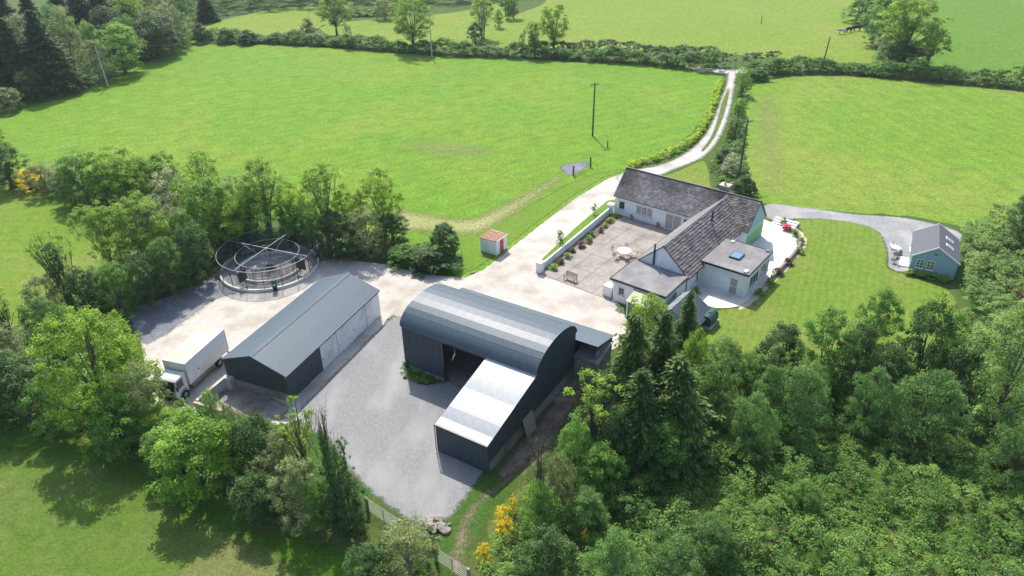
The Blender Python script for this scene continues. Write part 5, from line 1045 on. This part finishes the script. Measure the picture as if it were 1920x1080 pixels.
# --- trees along the far hedge and beyond
g = 'trees beyond the far hedge'
for a in [('fresh', 632, 66, -14, 66, 'yellow-green round tree cut by the top edge left of the tall field tree'), ('ivy', 654, 90, 46, 20, 'dark ivy stump in the far hedge under the yellow-green round tree'), ('fresh', 776, 94, -14, 86, 'tall spreading tree with visible trunk rising from the far hedge'),
 ('airy', 905, 72, -6, 62, 'airy pale tree in the middle far field'), ('dark', 892, 82, 42, 36, 'dark round bush at the foot of the airy far tree'), ('mid', 935, 52, 18, 20, 'small bush right of the airy far tree'), ('airy', 1002, 106, 40, 40, 'thin airy tree with ivy in the far hedge'), ('ivy', 980, 106, 62, 15, 'left ivy-clad trunk of the pair in the far hedge'), ('ivy', 995, 106, 58, 14, 'right ivy-clad trunk of the pair in the far hedge'),
 ('fresh', 1038, 94, 10, 64, 'round yellow tree with clear trunk standing on the far hedge'), ('ivy', 952, 36, -10, 18, 'ivy-clad trunk at the top edge between the far fields'), ('airy', 962, 34, -14, 34, 'tree crown at the top edge between the far fields'), ('olive', 722, 36, -2, 40, 'olive bush behind the tall field tree'),
 ('mid', 1612, 42, -12, 66, 'green tree at the top edge above the cattle'), ('mid', 1648, 84, -12, 84, 'dense green tree right of the cattle'), ('fresh', 1690, 122, -14, 120, 'tall airy yellow-green tree in the group right of the cattle'), ('fresh', 1738, 124, 52, 60, 'low yellow-green tree at the right of the group beyond the right hedge'), ('dark', 1690, 128, 84, 90, 'dark bush at the foot of the tall airy group'), ('olive', 1668, 112, 40, 60, 'greyish tree in the middle of the group right of the cattle')]:
    T(*a, g)
# --- scrub beside the drive
g = 'bushes beside the drive'
for a in [('fresh', 1390, 178, 126, 30, 'bright upright bush at the top right of the drive'), ('fshrub', 1384, 215, 185, 26, 'bright low shrub beside the upper drive'), ('mid', 1376, 262, 220, 36, 'green bush round the short thin pole'), ('dshrub', 1358, 306, 278, 34, 'dark shrub where the drive bends'), ('bloom', 1372, 326, 288, 44, 'pale flowering bush beside the brown pole'), ('dshrub', 1396, 364, 330, 44, 'dark shrub behind the farmhouse chimney'), ('oshrub', 1300, 112, 94, 50, 'pale shrub in the hedge left of the drive entrance'), ('shrub', 1418, 150, 128, 44, 'leafy shrub at the corner of the right hedge')]: T(*a, g)
# --- hedgerow across the left middle
g = 'hedgerow trees left of the walker'
for a in [('fresh', 2, 312, 238, 52, 'bright yellow tree on the left frame edge'), ('dark', 24, 352, 274, 66, 'dark blue-green bush near the left frame edge'), ('gorse', 56, 358, 318, 46, 'orange flowering gorse in the left hedgerow'), ('gorse', 72, 342, 306, 22, 'smaller gorse behind the orange one in the left hedgerow'), ('olive', 92, 362, 304, 54, 'grey-green bush right of the orange gorse'), ('bloom', 122, 362, 306, 44, 'pale blossoming bush in the left hedgerow'),
 ('mid', 168, 384, 284, 70, 'dense bush left of the yellow-green hedgerow tree'), ('fresh', 234, 386, 278, 92, 'broad yellow-green tree in the left hedgerow'), ('vivid', 288, 390, 294, 78, 'vivid green tree right of the broad yellow-green one'), ('vivid', 322, 372, 284, 50, 'vivid green tree behind with rounded top'), ('bloom', 338, 418, 320, 74, 'grey blossoming tree in the middle of the left hedgerow'), ('airy', 394, 388, 284, 66, 'thin yellow tree standing against the large field'),
 ('vivid', 416, 462, 334, 92, 'lush green tree left behind the horse walker'), ('olive', 455, 440, 332, 60, 'greyish tree right of the lush one behind the horse walker'), ('airy', 508, 442, 300, 86, 'leafy tree with ivy-covered fork behind the horse walker'), ('mid', 556, 452, 378, 60, 'low green tree right behind the horse walker'), ('airy', 618, 462, 306, 84, 'airy tree leaning over the gap right of the horse walker'), ('fresh', 722, 446, 322, 72, 'yellow-green tree nearest the dry grass strip'),
 ('dark', 632, 482, 398, 72, 'dark bush at the foot of the airy tree right of the walker'), ('olive', 690, 478, 392, 78, 'olive bush left of the clipped evergreen'), ('dark', 738, 460, 402, 52, 'dark bush under the tree by the dry strip'), ('clipped', 836, 486, 420, 46, 'dark clipped round evergreen beside the white hut'), ('dshrub', 808, 506, 468, 60, 'dark low shrub left of the clipped evergreen'), ('shrub', 760, 494, 462, 54, 'green weedy shrub on the bank above the yard'),
 ('airy', 214, 518, 384, 80, 'tall airy tree with two trunks left of the gravel strip'), ('airy', 288, 512, 366, 96, 'taller airy tree right of the two-trunked one'), ('olive', 342, 480, 388, 64, 'thin brownish tree behind the gravel strip'), ('ivy', 142, 600, 458, 46, 'ivy-clad trunk at the left end of the gravel strip'), ('sparse', 140, 590, 440, 60, 'sparse tree beside the ivy-clad trunk'),
 ('dark', 178, 606, 502, 70, 'dark bush at the left end of the gravel strip'), ('mid', 232, 594, 490, 66, 'green bush below the two-trunked airy tree'), ('dark', 282, 574, 476, 66, 'dark bush below the taller airy tree'), ('mid', 330, 550, 448, 68, 'green bush beside the gravel strip, left of the walker'), ('dark', 378, 526, 424, 62, 'dark bush touching the left side of the horse walker'), ('mid', 462, 452, 388, 56, 'green bush directly behind the horse walker'), ('fresh', 262, 398, 300, 80, 'yellow-green tree in front of the vivid green one'), ('mid', 205, 392, 318, 60, 'green bush under the broad yellow-green tree'), ('fresh', 372, 430, 330, 60, 'fresh tree between the grey blossoming and the lush green tree'), ('mid', 360, 500, 400, 64, 'green tree over the upper end of the gravel strip'), ('fresh', 440, 470, 372, 66, 'bright tree crown just behind the left rim of the walker'), ('vivid', 485, 450, 352, 60, 'fresh green tree between two crowns behind the walker'), ('fresh', 560, 446, 346, 60, 'yellow-green crown behind the right rim of the walker'), ('fresh', 660, 462, 360, 62, 'bright bush between the airy tree and the dry strip tree'), ('fresh', 250, 540, 440, 60, 'bright bush between the two tall airy trees'), ('fresh', 315, 520, 420, 56, 'bright bush right of the taller airy tree'), ('olive', 110, 622, 520, 70, 'olive bush at the lower left end of the gravel strip'), ('mid', 136, 384, 318, 50, 'green bush between blossom and dense bush in the left hedgerow'),
 ('mid', 588, 462, 400, 50, 'bush in the gap behind the right of the walker')]:
    T(a[0], a[1], a[2], a[3], a[4] * 1.18, a[5], g)
# --- hedgerow along the lower lawn
g = 'hedgerow trees along the lower lawn'
for a in [('sparse', 35, 668, 552, 84, 'sparse yellowish tree on the left frame edge above the lower lawn'), ('willow', 105, 652, 562, 86, 'soft grey-green bush left of the large maple'), ('olive', 34, 720, 618, 96, 'olive tree on the left frame edge'), ('dark', 50, 780, 668, 120, 'dark tree on the left frame edge above the tree shadows'), ('mid', 0, 770, 700, 90, 'green tree cut by the left frame edge'),
 ('maple', 212, 800, 592, 172, 'large bright yellow-green maple left of the truck'), ('fresh', 256, 738, 592, 66, 'upright yellow-green tree in front of the gravel strip'), ('olive', 292, 820, 690, 84, 'twiggy grey tree in front of the truck cab'), ('mid', 246, 846, 742, 110, 'green spreading bush right below the maple'), ('fresh', 326, 842, 768, 72, 'yellow-green bush at the corner of the low yard wall'), ('vivid', 385, 918, 782, 140, 'broad fresh green tree above the middle tree shadow'),
 ('pale', 428, 880, 732, 54, 'narrow silver-green tree beside the dung yard'), ('olive', 458, 868, 762, 40, 'slim grey tree right of the silver-green one'), ('dark', 495, 900, 782, 92, 'dark tree at the edge of the gravel yard'), ('olive', 545, 912, 806, 84, 'olive tree left of the sparse yellow one'), ('sparse', 582, 912, 756, 78, 'sparse yellow-leaved tree reaching over the gravel yard'), ('dark', 492, 976, 894, 84, 'dark bush at the lower edge of the hedgerow'), ('olive', 568, 980, 868, 96, 'olive bush left of the ivy-clad stumps'),
 ('mid', 330, 880, 800, 90, 'green bush at the lawn side between two broad trees'), ('fresh', 440, 905, 800, 70, 'yellow-green bush below the silver-green tree'), ('olive', 520, 935, 850, 70, 'olive bush below the dark tree by the gravel yard'), ('mid', 610, 985, 900, 66, 'green bush left of the left ivy stump'), ('mid', 120, 800, 710, 90, 'green bush at the left foot of the large maple'), ('ivy', 634, 968, 806, 30, 'left ivy-clad stump beside the gravel yard'), ('ivy', 652, 975, 832, 36, 'middle ivy-clad stump beside the gravel yard'), ('ivy', 666, 968, 822, 24, 'right ivy-clad stump beside the gravel yard'), ('bare', 632, 940, 775, 60, 'leafless twiggy tree rising behind the ivy-clad stumps'), ('dark', 655, 990, 905, 76, 'dark bush round the feet of the ivy-clad stumps'), ('olive', 770, 1082, 985, 110, 'olive bush between the two lower gates'), ('dark', 705, 1110, 1030, 90, 'dark bush at the bottom edge below the upper gate')]:
    T(a[0], a[1], a[2], a[3], a[4] * 1.12, a[5], g)
# --- trees right of the barn
g = 'trees between barn and house'
for a in [('cypress', 1172, 812, 600, 134, 'tall drooping cypress nearest the curved barn'), ('cypress', 1224, 800, 594, 120, 'tall drooping cypress in the middle of the evergreen group'), ('cypress', 1256, 846, 676, 150, 'broad drooping cypress at the front of the evergreen group'), ('dark', 1150, 880, 768, 84, 'dark bush below the drooping cypresses on the barn side'), ('mid', 1312, 800, 692, 92, 'green rounded tree against the right of the evergreen group'), ('mid', 1240, 880, 790, 110, 'rounded green bush at the very front of the evergreen group'), ('cypress', 1190, 866, 700, 130, 'dark drooping cypress low at the front left of the evergreen group'), ('cypress', 1280, 672, 550, 62, 'small pointed cypress in front of the pitched shed'), ('fresh', 1205, 672, 556, 86, 'bright yellow-green tree in front of the porch'),
 ('fresh', 1292, 745, 622, 60, 'yellow-green tree right of the drooping cypresses'), ('pale', 1340, 775, 632, 92, 'pale feathery tree right of the evergreen group'), ('sparse', 1112, 862, 698, 105, 'airy yellow-leaved tree beside the long side of the galvanised lean-to'), ('mid', 1076, 900, 785, 80, 'rounded green bush below the airy tree by the lean-to'), ('dark', 1368, 712, 644, 40, 'dark narrow bush on the lawn edge'), ('mid', 1118, 925, 838, 92, 'leafy green bush at the front of the evergreen group')]:
    T(*a, g)
# --- scrub on the lower right
g = 'scrub trees on the lower right'
for a in [('dark', 1450, 722, 612, 92, 'brown-green dark bush at the near edge of the lawn'), ('mid', 1530, 730, 584, 108, 'green tree at the near edge of the lawn, left of the tallest'), ('mid', 1622, 690, 546, 92, 'tallest green tree at the near edge of the lawn'), ('dark', 1585, 742, 610, 88, 'dark tree between the two green ones on the lawn edge'), ('dark', 1712, 720, 562, 92, 'dark pointed tree right of the tallest lawn-edge tree'), ('mid', 1762, 700, 590, 66, 'green bush between the dark pointed tree and the pale one'),
 ('pale', 1858, 800, 570, 196, 'large pale-leaved tree on the right frame edge'), ('copper', 1908, 636, 502, 62, 'dark copper-brown bush on the right frame edge'), ('dark', 1905, 462, 358, 62, 'dark green tree on the right frame edge behind the blue cabin'), ('willow', 1482, 812, 690, 120, 'soft blue-green willow bush in the scrub clearing'), ('willow', 1400, 850, 742, 92, 'soft grey-green willow bush left in the scrub clearing'), ('willow', 1430, 790, 690, 70, 'small willow bush behind the clearing'), ('mid', 1512, 770, 680, 60, 'twiggy green bush behind the willows'),
 ('willow', 1614, 812, 694, 92, 'pale upright bush left of the rounded scrub bush'), ('willow', 1722, 826, 702, 140, 'rounded pale green bush in the middle of the scrub'), ('dark', 1780, 760, 640, 90, 'dark bush in the hollow left of the large pale tree'), ('willow', 1890, 900, 800, 120, 'green bush below the large pale tree on the right edge'), ('dark', 1650, 745, 650, 90, 'dark bush in the hollow below the tallest lawn-edge tree'), ('mid', 1395, 735, 660, 70, 'green bush at the lawn corner by the feathery tree'),
 ('willow', 1250, 1100, 1010, 150, 'large soft green bush at the bottom edge'), ('willow', 1150, 1120, 1010, 120, 'leafy green bush at the bottom edge left of the large soft one'), ('willow', 1330, 1040, 975, 110, 'green bush right of the large soft bush at the bottom'), ('dark', 1030, 1110, 1000, 110, 'dark bush at the bottom edge near the gorse'), ('mid', 1010, 1005, 905, 80, 'green bush right of the largest gorse'), ('olive', 1045, 960, 850, 70, 'feathery olive bush behind the gorse'), ('bare', 1010, 985, 830, 66, 'leafless tree behind the gorse'), ('willow', 1100, 990, 925, 90, 'fresh green bush in front of the evergreen group'), ('mid', 1500, 960, 905, 70, 'low green bush in the bramble field')]:
    T(*a, g)
g = 'gorse by the track'
for a in [('gorse', 944, 1012, 948, 42, 'largest yellow flowering gorse by the track'), ('gorse', 908, 1050, 1018, 30, 'low yellow gorse nearest the lower gate'), ('gorse', 962, 960, 926, 20, 'small yellow gorse behind the largest one'), ('gorse', 1050, 935, 910, 16, 'single yellow gorse spray among the bushes'), ('gorse', 1098, 1018, 990, 16, 'tiny yellow gorse far from the track in the brambles')]: T(*a, g)
# --- planting round the house
rng = random.Random(11)
wd_ = ['at the near pillar', 'second from the near pillar', 'third from the near pillar', 'fourth from the near pillar', 'under the nearer young tree', 'in the middle of the wall', 'just past the middle of the wall', 'fourth from the back wing', 'third from the back wing', 'second from the back wing', 'next to the back wing']
for i, w__ in enumerate(wd_):
    x = -3.4 + i * 1.68; p = h_(x, 15.8 + x * .08 + rng.uniform(-.2, .4)); plant(('small', 'smallc', 'small', 'smallc', 'smallc', 'small', 'small', 'smallc', 'small', 'small', 'small')[i], p, rng.uniform(.5, .9), rng.uniform(.8, 1.3), ('bronze' if i in (1, 3, 4, 7) else 'green') + ' flower bed plant along the white garden wall, ' + w__, 'plants along the garden wall', .05)
T('sapling', 1050, 466, 432, 20, 'young tree on the verge nearest the near pillar'); T('sapling', 1114, 402, 382, 14, 'young tree on the verge nearest the house')
for i, (px, py, kd, lb) in enumerate([(1474, 432, 'smallr', 'red flowering plant beside the garden steps'), (1490, 442, 'small', 'green plant right of the red flowers'), (1502, 456, 'small', 'green plant at the bend of the curved wall'), (1497, 474, 'small', 'plant on the curved wall below the bend'), (1478, 496, 'smallc', 'bronze plant midway along the patio edge'), (1458, 514, 'smallc', 'bronze plant near the extension windows'), (1442, 534, 'small', 'green plant opposite the extension corner'), (1424, 552, 'small', 'green plant at the near tip of the patio edge'), (1468, 418, 'small', 'grey-green plant above the garden steps')]):
    plant(kd, G(px, py), .8, 1.3, lb, 'plants along the right patio', .03)
for i, (x, lb) in enumerate(((4.6, 'left shrub under the cabin windows'), (3.4, 'second shrub under the cabin windows'), (2.2, 'third shrub along the cabin gable'), (1.1, 'right shrub at the cabin gable corner'))):
    p = c_(-.55, x); plant('small', p, .75, 1.5, lb, 'shrubs along the cabin gable')
for q_, t_ in enumerate(pot_plants):
    pr_ = proto('small', 0); o = link('foliage', pr_['cm'], t_, (0, 0, .34)); o.scale = (.45, .45, .5)
plant('small', h_(-1.8, -.7), .9, 1.2, 'green shrub between porch and pitched shed'); plant('small', h_(1.8, -.6), .8, 1.0, 'green shrub at the inner corner of the extension patio')

# ================================================================== air: light haze over the whole valley
hz = tag(MB().box(-1000, 1000, -400, 1600, -1.5, 60).build('haze', 'cow_black', None), kind='stuff'); hz.data.materials.clear()
hm = bpy.data.materials.new('haze'); hm.use_nodes = True; hn = hm.node_tree.nodes; hn.remove(hn['Principled BSDF']); pv = hn.new('ShaderNodeVolumePrincipled')
pv.inputs['Color'].default_value = (.86, .93, 1, 1); pv.inputs['Density'].default_value = .00015; pv.inputs['Anisotropy'].default_value = .3
hm.node_tree.links.new(pv.outputs[0], hn['Material Output'].inputs['Volume']); hz.data.materials.append(hm)
